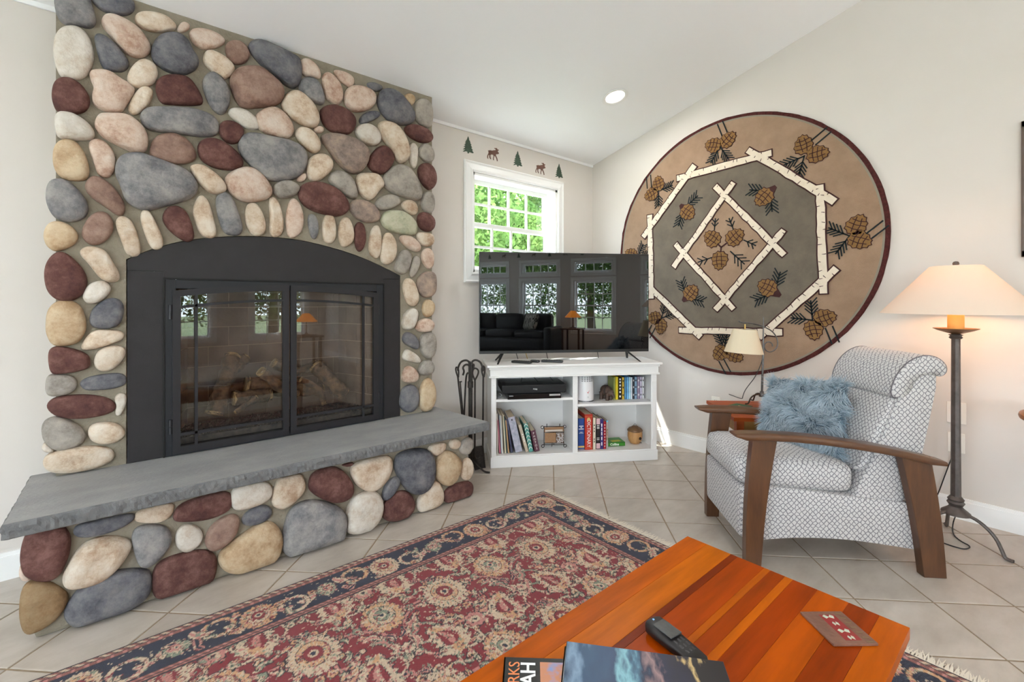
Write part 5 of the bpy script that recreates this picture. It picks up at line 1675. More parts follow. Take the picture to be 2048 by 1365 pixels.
# scattered small leaves and flowers: a random unit repeated in every cell, mirrored
unit = [(rs.uniform(0, .27), rs.uniform(0, .44), rs.random(), rs.uniform(0, PI), rs.choice(sc_cols)) for _ in range(86)]
for (p, q) in fcells:
    for (a, b, k_, an, cc_) in unit:
        for s in (-1, 1):
            pp, qq = p + .52 - PER + s * a, q + b
            if k_ < .62:
                leaf(pp, qq, .016 + .022 * k_, .006 + .005 * k_, an * s, cc_[0], cc_[1], curl=.5 * s)
            else:
                rosette(pp, qq, .008 + .010 * (k_ - .6) * 2.5, cc_[0], cc_[1], n=5)
for (p, q) in fcells:
    p0 = p + .52 - PER
    palmette(p0, q, .100, PI / 2, (CREAM, PEACH, RED, PEACH), 22)
    palmette(p0 + .27, q - .03, .090, PI / 2, (PEACH, CREAM, SAGE, CREAM), 20)
    for s in (-1, 1):
        leaf(p0 + s * .135, q + .235, .092, .062, PI / 2 + s * .25, CREAM, PEACH, curl=.25 * s)
        leaf(p0 + s * .135, q + .235, .045, .030, PI / 2 + s * .25, RED, PINK, curl=.25 * s)
        for i in range(3):
            leaf(p0 + s * (.19 + .02 * i), q + .07 + .05 * i, .036, .012, s * (.6 + .5 * i), CREAM if i != 1 else SAGE, PINK, curl=.6 * s)
            leaf(p0 + s * (.10 - .02 * i), q + .14 + .03 * i, .030, .010, -s * (.9 - .4 * i), PINK if i != 1 else CREAM, PEACH, curl=-.6 * s)
    rosette(p0, q + .225, .042, PINK, CREAM, 8); rosette(p0 + .27, q + .19, .026, CREAM, PINK, 8)
# --- border bands
def band_mask(a, b): return (de >= a) & (de < b)
img[band_mask(0, BORD)] = NAVY
horiz = (np.minimum(Qm, RLY - Qm) <= np.minimum(Pm, RLX - Pm))
along = np.where(horiz, Pm, Qm)
img[band_mask(0, .009)] = DK
img[band_mask(.009, .028)] = CREAM
zig = ((along * 1.0 + (de - .009) * 1.2) % .034) < .019
img[band_mask(.009, .028) & zig] = RUST
img[band_mask(.009, .028) & (((along + (de - .009) * 1.2) % .034) < .005)] = DK
img[band_mask(.028, .031)] = DK
img[band_mask(.031, .046)] = RUST
img[band_mask(.031, .046) & (((along * 30) % 1) < .3)] = PINK
img[band_mask(.046, .050)] = DK
img[band_mask(BORD - .036, BORD - .032)] = DK
img[band_mask(BORD - .032, BORD - .006)] = RUST
img[band_mask(BORD - .032, BORD - .006) & (((along * 38 + de * 30) % 1) < .35)] = PINK
img[band_mask(BORD - .020, BORD - .017)] = DK
img[band_mask(BORD - .006, BORD)] = DK
mid = .132
def border_run(fn_pt, length):
    n = max(1, round((length - .24) / .50))
    step = (length - .24) / n
    for i in range(n + 1):
        c = .12 + i * step
        for k_, (dd, lat, R) in enumerate((( -.13, .05, .052), (.13, -.05, .052))):
            p, q, an = fn_pt(c + dd, mid + lat * .4)
            for s in (-1, 1):
                arc(p, q, R, an + s * 1.0, an + s * 1.0 + 4.2, .0075, PEACH if k_ else CREAM, False)
        for a in range(14):
            p, q, an = fn_pt(c + rs.uniform(-.25, .25), mid + rs.uniform(-.065, .065))
            if rs.random() < .55: leaf(p, q, rs.uniform(.018, .036), rs.uniform(.007, .013), rs.uniform(0, PI), *rs.choice(sc_cols), field=False, curl=rs.uniform(-.6, .6))
            else: rosette(p, q, rs.uniform(.009, .017), *rs.choice(sc_cols), n=6, field=False)
        p, q, an = fn_pt(c, mid)
        palmette(p, q, .074, an + PI / 2, (PEACH, CREAM, RED, RUST) if i % 2 else (CREAM, PEACH, RED, PEACH), 22, False)
        p, q, an = fn_pt(c + step / 2, mid)
        if i < n:
            palmette(p, q, .046, an + PI / 2, (SAGE, CREAM, PINK, CREAM), 12, False)
            for s in (-1, 1):
                leaf(*fn_pt(c + step / 2 + s * .075, mid + s * .02)[:2], .045, .016, an + s * .5, CREAM, PINK, False, curl=.5)
border_run(lambda s, l: (s, l, 0.0), RLX); border_run(lambda s, l: (s, RLY - l, 0.0), RLX)
border_run(lambda s, l: (l, s, PI / 2), RLY); border_run(lambda s, l: (RLX - l, s, PI / 2), RLY)
def blur(a, n):
    for ax in (0, 1):
        a = sum(np.roll(a, k_, ax) for k_ in range(-n, n + 1)) / (2 * n + 1)
    return a
base_red = np.abs(img - RED).sum(-1) < 1e-6
base_navy = np.abs(img - NAVY).sum(-1) < 1e-6
motif = ~(base_red | base_navy) & ((de > BORD) | ((de > .052) & (de < BORD - .038)))
for col, sd_, th_ in ((PINK, 1, 1.25), (RUST, 2, 1.6), (SAGE, 3, 1.5), (DK, 4, 1.75), (CREAM, 5, 1.2), (RED, 6, 1.75)):
    nf = blur(np.random.RandomState(sd_).normal(0, 1, img.shape[:2]), 1); nf /= nf.std()
    img[motif & (nf > th_)] = col
nf = blur(np.random.RandomState(9).normal(0, 1, img.shape[:2]), 1); nf /= nf.std()
img[(base_red | base_navy) & (nf > 2.0)] = CREAM
img[base_red & (nf < -2.0)] = SAGE
img *= (1 + rr.uniform(-.16, .16, img.shape[:2]))[..., None]
# mesh
frug = empty('floor_rug', (RX1 - RLX / 2, RY1 - RLY / 2, 0), label='red and navy floral patterned rug on the tile floor', cat='rug')
me = bpy.data.meshes.new('pile')
zz = np.full(Pm.shape, .009)
zz[de < .004] = .004
co = np.stack([RX1 - Pm, RY1 - Qm, zz], -1).reshape(-1, 3)
me.vertices.add(na * nb_)
me.vertices.foreach_set('co', co.ravel())
I = (np.arange(na - 1)[:, None] * nb_ + np.arange(nb_ - 1)[None, :]).ravel()
quads = np.stack([I, I + 1, I + nb_ + 1, I + nb_], -1).astype(np.int32)
me.loops.add(quads.size)
me.polygons.add(len(quads))
me.loops.foreach_set('vertex_index', quads.ravel())
me.polygons.foreach_set('loop_start', np.arange(0, quads.size, 4, dtype=np.int32))
me.update()
ca = me.color_attributes.new('pattern', 'FLOAT_COLOR', 'POINT')
ca.data.foreach_set('color', np.concatenate([img.reshape(-1, 3), np.ones((na * nb_, 1))], 1).ravel().astype(np.float32))
M_rug = mat('woven_pile', (150, 40, 46), rough=.95, bump=.7, bscale=420, spec=.08, sheen=.25)
t = M_rug.node_tree
at_ = t.nodes.new('ShaderNodeAttribute'); at_.attribute_name = 'pattern'
t.links.new(at_.outputs['Color'], t.nodes['Principled BSDF'].inputs['Base Color'])
me.materials.append(M_rug)
o = bpy.data.objects.new('pile', me)
COL.objects.link(o)
o.parent = frug; o.matrix_parent_inverse = world_m(frug).inverted()
MB().bx((RX1 - RLX, RY1 - RLY, .0005), (RX1, RY1, .0045)).build('backing', M_redge, parent=frug, worldspace=True)
# fringe on the short edges
mb = MB()
rf = random.Random(5)
for xe, sg in ((RX1, 1), (RX1 - RLX, -1)):
    y = RY1
    while y > RY1 - RLY:
        ln = rf.uniform(.045, .075)
        dy = rf.uniform(-.02, .02)
        w_ = .0022
        mb.add([(xe - sg * .002, y - w_, .006), (xe - sg * .002, y + w_, .006), (xe + sg * ln * .5, y + dy * .4 - w_, .0045), (xe + sg * ln * .5, y + dy * .4 + w_, .0045), (xe + sg * ln, y + dy, .0015)],
               [(0, 2, 3, 1), (2, 4, 3)])
        y -= rf.uniform(.0022, .0042)
o = mb.build('fringe', mat('cream_fringe', (226, 216, 200), rough=.95), parent=frug, worldspace=True, fixn=False)
o['kind'] = 'stuff'

# ================================================================== coffee table
TTOP = .455
table = empty('coffee_table', (.93, .52, 0), label='glossy cherry wood coffee table of varied planks', cat='table')
tx0, tx1, ty0, ty1 = .33, 1.468, .229, .807
seams = [.807, .739, .661, .640, .563, .545, .506, .485, .424, .353, .288, .229]
TONE = [(190, 88, 4), (198, 100, 6), (124, 42, 3), (170, 66, 2), (190, 90, 5), (162, 62, 2), (194, 94, 6), (162, 60, 2), (184, 80, 3), (150, 54, 1), (194, 90, 3)]
M_edge = None
def wood(name, c, k=.78, rough=.32, coat=.04, sc=3.0, stretch=(1, 9, 9)):
    return mat(name, c, tuple(int(x * k) for x in c), scale=sc, rough=rough, coat=coat, stretch=stretch, detail=7, contrast=(.36, .74), vary=.02, spec=.1)
for i, (a, b) in enumerate(zip(seams[:-1], seams[1:])):
    MB().bx((tx0, b + .0002, TTOP - .028), (tx1, a - .0002, TTOP)).build('plank', wood('cherry_%d' % i, TONE[i]), parent=table, worldspace=True, bevel=.0006)
M_cherry = wood('cherry_frame', (158, 74, 26))
MB().bx((tx0 + .05, ty0 + .05, TTOP - .10), (tx1 - .05, ty0 + .07, TTOP - .028)).bx((tx0 + .05, ty1 - .07, TTOP - .10), (tx1 - .05, ty1 - .05, TTOP - .028)).bx((tx0 + .05, ty0 + .05, TTOP - .10), (tx0 + .07, ty1 - .05, TTOP - .028)).bx((tx1 - .07, ty0 + .05, TTOP - .10), (tx1 - .05, ty1 - .05, TTOP - .028)).build('apron', M_cherry, parent=table, worldspace=True)
for x in (tx0 + .07, tx1 - .07):
    for y in (ty0 + .07, ty1 - .07):
        MB().hexa([(x - .02, y - .02, .009), (x + .02, y - .02, .009), (x + .02, y + .02, .009), (x - .02, y + .02, .009)],
                  [(x - .028, y - .028, TTOP - .028), (x + .028, y - .028, TTOP - .028), (x + .028, y + .028, TTOP - .028), (x - .028, y + .028, TTOP - .028)]).build('leg', M_cherry, parent=table, worldspace=True, bevel=.003)
TK = lambda x, y: (980 + x / 2.381, 1060 + y / 2.381)
# coaster tile
P = [onZ(*TK(x, y), TTOP + .006) for x, y in ((1480, 392), (1675, 390), (1838, 540), (1640, 548))]
c = sum(P) / 4
cq = [(p - c) for p in P]
cst = empty('decorative_tile', (c[0], c[1], TTOP), label='brown stone coaster tile with leaf motifs on the coffee table', cat='coaster')
M_cst = mat('coaster_stone', (132, 92, 76), (108, 74, 60), scale=30, rough=.35, bump=.15, bscale=90)
a_, b_ = (cq[1] - cq[0]), (cq[3] - cq[0])
quad = [-a_ / 2 - b_ / 2, a_ / 2 - b_ / 2, a_ / 2 + b_ / 2, -a_ / 2 + b_ / 2]
MB().prism([(p[0], p[1], .0005) for p in quad], (0, 0, .006)).build('slab', M_cst, parent=cst, bevel=.0015)
eu, ev = a_, b_
def cpt(u, v, z=.0068): return tuple(eu * u + ev * v + np.array([0, 0, z]))
M_cred = mat('coaster_red', (146, 40, 40), rough=.4); M_cleaf = mat('coaster_leaf', (206, 204, 180), (170, 190, 176), scale=60, rough=.4)
MB().prism([cpt(u, v, .0064) for u, v in ((-.14, -.38), (.22, -.38), (.22, .40), (-.14, .40))], (0, 0, .0005)).build('red_panel', M_cred, parent=cst)
for vv, big in ((-.30, 1), (-.08, 0), (.14, 1), (.34, 0)):
    k_ = .13 if big else .07
    for s in (-1, 1):
        MB().prism([cpt(*q, .0069) for q in ((.04, vv), (.04 + s * k_ * .5, vv - .07), (.04 + s * k_, vv - .03), (.04 + s * k_ * .7, vv + .05))], (0, 0, .0006)).build('leaf', M_cleaf, parent=cst)
for vv in (-.44, -.30, -.15, 0, .15, .3, .42):
    MB().prism([cpt(*q, .0064) for q in ((.30, vv), (.42, vv + .02), (.42, vv + .05), (.30, vv + .03))], (0, 0, .0005)).build('bead', mat('coaster_olive', (120, 104, 72), rough=.4), parent=cst)
# cordless handset
P = {k_: onZ(*TK(*v), TTOP + .02) for k_, v in dict(a=(780, 405), b=(750, 470), c=(1055, 612), d=(985, 640)).items()}
top_c = (P['a'] + P['b']) / 2; bot_c = (P['c'] + P['d']) / 2
dv = (bot_c - top_c); Lh = float(np.hypot(dv[0], dv[1]))
ha = math.atan2(dv[1], dv[0])
hs_ = empty('remote_handset', (top_c[0], top_c[1], TTOP), ha, label='black curved remote handset with grey screen on the coffee table', cat='remote control')
secs = []
for s, w_, zc_, hh_ in ((0, .020, .018, .010), (.012, .0275, .018, .014), (.05, .029, .017, .015), (.10, .027, .014, .013), (.16, .025, .012, .011), (.195, .022, .011, .010), (.205, .014, .011, .006)):
    s = s / .205 * Lh
    secs.append([(s, w_ * math.copysign(abs(math.cos(t)) ** .55, math.cos(t)), zc_ + hh_ * math.copysign(abs(math.sin(t)) ** .7, math.sin(t))) for t in [2 * PI * i / 20 for i in range(20)]])
mbh = MB().loft(secs)
zmin = min(v[2] for v in mbh.v); mbh.v = [(x, y, z - zmin + .0005) for x, y, z in mbh.v]
mbh.build('case', mat('handset_black', (34, 32, 33), rough=.4), parent=hs_, smooth=True)
MB().bx((.022, -.018, .030), (.075, .018, .0322)).build('screen', mat('lcd_grey', (80, 82, 82), (70, 72, 72), scale=80, rough=.2), parent=hs_)
for s in (.115, .135, .155):
    for j in (-.011, 0, .011):
        MB().rbox((s / .205 * Lh, j, .0245 - (s - .1) * .08), (.013, .008, .006), .003, 4).build('button', mat('handset_button', (54, 52, 54), rough=.45), parent=hs_, smooth=True)
MB().rbox((.01, -.002, .0305), (.006, .006, .003), .0014, 4).build('indicator', mat('blue_led', (120, 170, 220), rough=.3), parent=hs_)
# books at the table's near end
def flat_book(name, corner, along_deg, w_, d_, th_, z, m, lab):
    r = empty(name, (corner[0], corner[1], z), math.radians(along_deg), label=lab, cat='book')
    MB().bx((0, -d_, 0), (w_, 0, th_ * .12)).bx((0, -d_, th_ * .88), (w_, 0, th_)).bx((0, -d_, 0), (.003, 0, th_)).build('cover', m, parent=r)
    MB().bx((.003, -d_ + .002, th_ * .12), (w_ - .002, -.002, th_ * .88)).build('pages', M_page, parent=r)
    return r
M_bkblk = mat('black_cover', (24, 23, 24), rough=.35)
z1 = TTOP + .012
c1 = onZ(*TK(68, 608), z1)
c1b = onZ(*TK(355, 617), z1)
ang1 = math.degrees(math.atan2(c1b[1] - c1[1], c1b[0] - c1[0]))
bk = flat_book('book', c1, ang1, .24, .30, .012, TTOP + .0005, M_bkblk, 'black parks guide book with orange and white title')
M_orange = mat('orange_print', (226, 132, 80), rough=.5)
M_wht2 = mat('white_cover_print', (236, 234, 234), rough=.5)
Mrot = lambda x, y: axes((x, y, .0122), (0, 1, 0), (-1, 0, 0))
text('cover_lettering', 'PARKS', .034, Mrot(.024, -.012), M_orange, bk, align='RIGHT', ext=.0003)
text('cover_lettering', 'UTAH', .044, Mrot(.054, -.012), M_wht2, bk, align='RIGHT', ext=.0003, bold=.0008)
MB().bx((.078, -.28, .0120), (.235, -.012, .0126)).build('cover_photo', mat('mesa_photo', (92, 150, 216), (196, 130, 96), scale=9, rough=.3, contrast=(.48, .58)), parent=bk)
c2_ = onZ(*TK(365, 537), TTOP + .03)
c2b = onZ(*TK(1110, 635), TTOP + .03)
ang2 = math.degrees(math.atan2(c2b[1] - c2_[1], c2b[0] - c2_[0]))
w2 = float(np.hypot(*(c2b - c2_)[:2]))
def sea_photo():
    m = bpy.data.materials.new('stormy_coast_photo'); m.use_nodes = True
    t = m.node_tree; b = t.nodes['Principled BSDF']; b.inputs['Roughness'].default_value = .4
    tcn = t.nodes.new('ShaderNodeTexCoord'); sep = t.nodes.new('ShaderNodeSeparateXYZ')
    t.links.new(tcn.outputs['Generated'], sep.inputs[0])
    nz = t.nodes.new('ShaderNodeTexNoise'); nz.inputs['Scale'].default_value = 5; nz.inputs['Detail'].default_value = 6
    mp = t.nodes.new('ShaderNodeMapping'); mp.inputs['Scale'].default_value = (2.5, .7, 1)
    t.links.new(tcn.outputs['Generated'], mp.inputs[0]); t.links.new(mp.outputs[0], nz.inputs['Vector'])
    ma = t.nodes.new('ShaderNodeMath'); ma.operation = 'MULTIPLY_ADD'; ma.inputs[1].default_value = .34
    t.links.new(nz.outputs['Fac'], ma.inputs[0]); t.links.new(sep.outputs['X'], ma.inputs[2])
    rp_ = t.nodes.new('ShaderNodeValToRGB')
    cr_ = rp_.color_ramp
    stops = [(.12, (34, 58, 84)), (.22, (120, 146, 172)), (.30, (40, 74, 104)), (.48, (32, 60, 92)), (.56, (126, 178, 190)), (.61, (60, 100, 124)), (.66, (26, 34, 62)), (.73, (150, 120, 120)), (.78, (28, 32, 58)), (.93, (32, 30, 44)), (.97, (206, 176, 120)), (1.0, (30, 26, 30)), ]
    cr_.elements[0].position = stops[0][0]; cr_.elements[0].color = lin(stops[0][1])
    cr_.elements[1].position = stops[-1][0]; cr_.elements[1].color = lin(stops[-1][1])
    for p_s, c_s in stops[1:-1]:
        e = cr_.elements.new(p_s); e.color = lin(c_s)
    t.links.new(ma.outputs[0], rp_.inputs[0]); t.links.new(rp_.outputs[0], b.inputs['Base Color'])
    return m
M_sea = sea_photo()
bk2 = flat_book('photo_book', c2_, ang2, w2, .26, .010, TTOP + .0225, mat('grey_cover', (60, 66, 80), rough=.3), 'glossy photo book with a stormy coast cover, topmost of the table stack')
MB().bx((.001, -.258, .0100), (w2 - .001, -.001, .0106)).build('cover_photo', M_sea, parent=bk2)
bk3 = flat_book('photo_book', (c2_[0] - .004, c2_[1] + .002, 0), ang2 - .6, w2, .26, .0095, TTOP + .0128, mat('white_cover', (214, 214, 216), rough=.4), 'pale photo book under the stormy coast book')

# ================================================================== recliner armchair (local: x forward, y towards its left arm, z up)
CHC = (2.752, .816)
def fabric():
    m = bpy.data.materials.new('scale_pattern_fabric'); m.use_nodes = True
    t = m.node_tree; b = t.nodes['Principled BSDF']
    b.inputs['Roughness'].default_value = .9; b.inputs['Specular IOR Level'].default_value = .15; b.inputs['Sheen Weight'].default_value = .2
    tcn = t.nodes.new('ShaderNodeTexCoord'); mp = t.nodes.new('ShaderNodeMapping')
    mp.inputs['Rotation'].default_value = (0, 0, PI / 4); mp.inputs['Scale'].default_value = (58, 54, 1)
    t.links.new(tcn.outputs['UV'], mp.inputs[0])
    wob = t.nodes.new('ShaderNodeTexNoise'); wob.inputs['Scale'].default_value = 2.2
    t.links.new(mp.outputs[0], wob.inputs['Vector'])
    ad = t.nodes.new('ShaderNodeVectorMath'); ad.operation = 'MULTIPLY_ADD'; ad.inputs[1].default_value = (.35, .35, 0)
    t.links.new(wob.outputs['Color'], ad.inputs[0]); t.links.new(mp.outputs[0], ad.inputs[2])
    vo = t.nodes.new('ShaderNodeTexVoronoi'); vo.voronoi_dimensions = '2D'; vo.feature = 'DISTANCE_TO_EDGE'; vo.inputs['Scale'].default_value = 1.0; vo.inputs['Randomness'].default_value = .36
    t.links.new(ad.outputs[0], vo.inputs['Vector'])
    rp_ = t.nodes.new('ShaderNodeValToRGB')
    rp_.color_ramp.elements[0].position = .045; rp_.color_ramp.elements[0].color = lin((116, 111, 117))
    rp_.color_ramp.elements[1].position = .13; rp_.color_ramp.elements[1].color = lin((206, 201, 199))
    t.links.new(vo.outputs['Distance'], rp_.inputs[0])
    nz = t.nodes.new('ShaderNodeTexNoise'); nz.inputs['Scale'].default_value = 14
    t.links.new(mp.outputs[0], nz.inputs['Vector'])
    mx = t.nodes.new('ShaderNodeMix'); mx.data_type = 'RGBA'; mx.blend_type = 'MULTIPLY'; mx.inputs[0].default_value = .22
    t.links.new(rp_.outputs[0], mx.inputs[6]); t.links.new(nz.outputs['Fac'], mx.inputs[7])
    t.links.new(mx.outputs[2], b.inputs['Base Color'])
    bp = t.nodes.new('ShaderNodeBump'); bp.inputs['Strength'].default_value = .25; bp.inputs['Distance'].default_value = .003
    t.links.new(vo.outputs['Distance'], bp.inputs['Height']); t.links.new(bp.outputs[0], b.inputs['Normal'])
    return m
M_fab = fabric()
M_arm = mat('walnut_stain', (98, 62, 36), (70, 42, 25), scale=5, rough=.33, coat=.25, stretch=(1, 6, 6), detail=7)
M_armv = mat('walnut_stain_upright', (98, 62, 36), (70, 42, 25), scale=5, rough=.33, coat=.25, stretch=(6, 6, 1), detail=7)
chair = empty('armchair', (CHC[0], CHC[1], 0), math.radians(135), label='grey scale-patterned recliner armchair with brown wooden arms', cat='armchair')
def side_loft(prof, hw, r=.03, it=2, smooth_prof=True, puff=0.0):
    P = chaikin(prof, it) if smooth_prof else [np.array(p, float) for p in prof]
    c = sum(P) / len(P)
    ext = np.max([np.hypot(*(p - c)) for p in P])
    secs = []
    ys = [(-hw, 1 - 1.0 * r / ext), (-hw + r * .12, 1 - .55 * r / ext), (-hw + r * .45, 1 - .15 * r / ext), (-hw + r, 1.0)]
    mids = [(-hw + r + (2 * hw - 2 * r) * i / 6, 1.0 + puff * math.sin(PI * i / 6)) for i in range(1, 6)]
    ys = ys + mids + [(-y, s) for y, s in ys[::-1]]
    for y, s in ys:
        secs.append([(c[0] + (p[0] - c[0]) * s, y, c[1] + (p[1] - c[1]) * s) for p in P])
    return MB().loft(secs)
# base with arched underside
prof = [(.395, .125), (.41, .25), (.405, .365), (.395, .378), (.2, .366), (-.05, .338), (-.285, .318), (-.318, .305), (-.335, .2), (-.345, .105), (-.335, .100), (-.2, .118), (-.05, .134), (.095, .140), (.25, .134), (.385, .117)]
side_loft(prof, .247, .012, it=1).build('base', M_fab, parent=chair, smooth=True, boxuv=True)
MB().rbox((.435, 0, .245), (.055, .485, .25), .02, 6, bulge=(.006, 0, 0)).build('footrest', M_fab, parent=chair, smooth='all', boxuv=True)
Rs = Matrix.Translation((.205, 0, .428)) @ Matrix.Rotation(-.055, 4, 'Y')
MB().rbox((0, 0, 0), (.525, .486, .14), .045, 10, bulge=(.012, 0, .022), M=Rs).build('seat_cushion', M_fab, parent=chair, smooth='all', boxuv=True)
prof = [(-.045, .30), (-.085, .41), (-.12, .47), (-.20, .66), (-.262, .82), (-.31, .93), (-.40, .94), (-.43, .90), (-.40, .74), (-.362, .55), (-.33, .42), (-.30, .30)]
side_loft(prof, .235, .025, it=1).build('back_shell', M_fab, parent=chair, smooth=True, boxuv=True)
prof = [(-.065, .455), (-.085, .47), (-.135, .58), (-.19, .70), (-.232, .785), (-.25, .81), (-.29, .81), (-.27, .70), (-.20, .52), (-.14, .45), (-.09, .44)]
side_loft(prof, .215, .04, it=2, puff=.05).build('back_cushion', M_fab, parent=chair, smooth='all', boxuv=True)
prof = [(-.245, .795), (-.222, .81), (-.228, .86), (-.262, .93), (-.315, .98), (-.376, 1.002), (-.432, .99), (-.47, .952), (-.468, .918), (-.44, .900), (-.40, .915), (-.35, .905), (-.31, .86), (-.285, .80)]
side_loft(prof, .238, .022, it=2, puff=.02).build('headrest', M_fab, parent=chair, smooth='all', boxuv=True)
# seam piping on the headrest ends
P = [tuple(p) for p in chaikin(prof, 2)]
for s in (-1, 1):
    c = sum(np.array(p) for p in P) / len(P)
    MB().tube([(c[0] + (p[0] - c[0]) * .985, s * .224, c[1] + (p[1] - c[1]) * .985) for p in P + [P[0]]], .0035, 6).build('piping', mat('grey_piping', (104, 98, 102), rough=.9), parent=chair, smooth=True)
arm_top = [(.505, .632), (.455, .637), (.38, .638), (.25, .635), (.12, .625), (0, .611), (-.12, .594), (-.24, .572), (-.34, .548), (-.405, .531)]
for s in (-1, 1):
    y = s * .268
    secs = []
    for i, (x, z) in enumerate(arm_top):
        th = .034 if 0 < i < 9 else (.012 if i == 0 else .022)
        w_ = .046 if 0 < i < 9 else .044
        zc_ = z - th / 2
        secs.append([(x, y + w_ * math.copysign(abs(math.cos(t)) ** .4, math.cos(t)), zc_ + th / 2 * math.copysign(abs(math.sin(t)) ** .5, math.sin(t))) for t in [2 * PI * k_ / 16 + PI / 16 for k_ in range(16)]])
    MB().loft(secs).build('armrest', M_arm, parent=chair, smooth=True)
    for xa, xb, za, xc, xd in ((.315, .424, .604, .387, .455), (-.225, -.350, .548, -.322, -.418)):
        xa, xb = min(xa, xb), max(xa, xb); xc, xd = min(xc, xd), max(xc, xd)
        mb = MB()
        n = 6
        secs = []
        for i in range(n + 1):
            t = i / n
            bow = .010 * math.sin(PI * t) * (1 if xa > 0 else -1)
            l, r_ = xc + (xa - xc) * t, xd + (xb - xd) * t
            z = za * t
            secs.append([(l + bow, y - .0225, z), (r_ + bow, y - .0225, z), (r_ + bow, y + .0225, z), (l + bow, y + .0225, z)])
        MB().loft(secs).build('leg', M_armv, parent=chair, bevel=.003)

# ================================================================== blue fur pillow
CHR = chair.rotation_euler.z
cf = np.array([math.cos(CHR), math.sin(CHR), 0]); cl_ = np.array([-math.sin(CHR), math.cos(CHR), 0])
def chw(x, y, z): return np.array([CHC[0], CHC[1], 0]) + cf * x + cl_ * y + np.array([0, 0, z])
PC = chw(.012, -.075, .640)
nrm_p = cf * .72 + cl_ * .50 + np.array([0, 0, .46]); nrm_p /= np.linalg.norm(nrm_p)
up_p = np.array([0, 0, 1.0]) - nrm_p * nrm_p[2]; up_p /= np.linalg.norm(up_p)
rt_p = np.cross(up_p, nrm_p)
rot = -.12
up2 = up_p * math.cos(rot) + rt_p * math.sin(rot); rt2 = rt_p * math.cos(rot) - up_p * math.sin(rot)
Mp = axes((0, 0, 0), tuple(rt2), tuple(up2))
pil = empty('fur_pillow', PC - np.array([0, 0, .18]), label='fluffy blue grey fur pillow on the armchair seat', cat='pillow')
Mp = Matrix.Translation((0, 0, .18)) @ Mp
PS, PT = .185, .070
def pillow_pt(a, b, side):
    t = PT * (max(0, 1 - abs(a) ** 2.6) ** .5) * (max(0, 1 - abs(b) ** 2.6) ** .5)
    k = 1 - .06 * (1 - abs(a * b))
    return np.array([a * PS * k, b * PS * k, side * t])
N = 16
mb = MB()
for side in (1, -1):
    g = [[pillow_pt(-1 + 2 * i / N, -1 + 2 * j / N, side) for j in range(N + 1)] for i in range(N + 1)]
    vs = [Mp @ Vector(g[i][j]) for i in range(N + 1) for j in range(N + 1)]
    mb.add(vs, [(i * (N + 1) + j, (i + 1) * (N + 1) + j, (i + 1) * (N + 1) + j + 1, i * (N + 1) + j + 1) for i in range(N) for j in range(N)])
mb.build('pillow_body', mat('pillow_cloth', (92, 116, 132), rough=.95), parent=pil, smooth='all')
rnp = np.random.RandomState(8)
vsl, fsl, cols = [], [], []
NS = 20000
Mp3 = np.array(Mp.to_3x3()); MpT = np.array(Mp.translation)
for i in range(NS):
    a, b = rnp.uniform(-1, 1, 2)
    side = 1 if rnp.rand() < .68 else -1
    p = pillow_pt(a, b, side)
    e = .02
    n = np.array([a ** 3 * 1.4, b ** 3 * 1.4, side * (.9 - .4 * max(abs(a), abs(b)) ** 4)]); n /= np.linalg.norm(n)
    # clumped comb direction
    f1 = math.sin(a * 5.1 + 2.2 * math.sin(b * 4.3)) ; f2 = math.cos(b * 6.3 + 1.9 * math.sin(a * 3.7))
    ta = np.array([.55 * f1 + .25 * math.sin(a * 23 + b * 17), -.35 + .55 * f2 + .25 * math.cos(a * 19 - b * 21), 0])
    d0 = n + ta * .55 + rnp.normal(0, .14, 3); d0 /= np.linalg.norm(d0)
    d1 = n * .45 + ta * 1.3 + rnp.normal(0, .22, 3) + Mp3.T @ np.array([0, 0, -.35]); d1 /= np.linalg.norm(d1)
    ln = rnp.uniform(.030, .056)
    pts = [p - n * .002, p + d0 * ln * .4, p + d0 * ln * .55 + d1 * ln * .35, p + d0 * ln * .62 + d1 * ln * .75]
    wv = np.cross(d0, rnp.normal(0, 1, 3)); wv /= (np.linalg.norm(wv) + 1e-9)
    w0 = rnp.uniform(.0011, .0019)
    base_i = len(vsl)
    br = rnp.uniform(.82, 1.12)
    for k_, (pt, w_) in enumerate(zip(pts, (w0, w0, w0 * .7, .0002))):
        for s in (-1, 1):
            vsl.append(Mp3 @ (pt + wv * w_ * s) + MpT)
            cols.append((k_ / 3.0, br))
    for k_ in range(3):
        fsl.append((base_i + 2 * k_, base_i + 2 * k_ + 1, base_i + 2 * k_ + 3, base_i + 2 * k_ + 2))
mb = MB(); mb.v = [tuple(v) for v in vsl]; mb.f = fsl
fur = mb.build('fur', None, parent=pil, smooth='all', fixn=False)
fur['kind'] = 'stuff'
c0, c1 = np.array(lin((98, 128, 146))[:3]), np.array(lin((188, 198, 206))[:3])
ca = fur.data.color_attributes.new('fur_tint', 'FLOAT_COLOR', 'POINT')
arr = np.array([np.append((c0 + (c1 - c0) * t) * br, 1) for t, br in cols], dtype=np.float32)
ca.data.foreach_set('color', arr.ravel())
M_fur = mat('blue_fur', (110, 140, 156), rough=.8, spec=.2, sheen=.2)
t = M_fur.node_tree; at_ = t.nodes.new('ShaderNodeAttribute'); at_.attribute_name = 'fur_tint'
t.links.new(at_.outputs['Color'], t.nodes['Principled BSDF'].inputs['Base Color'])
fur.data.materials.append(M_fur)

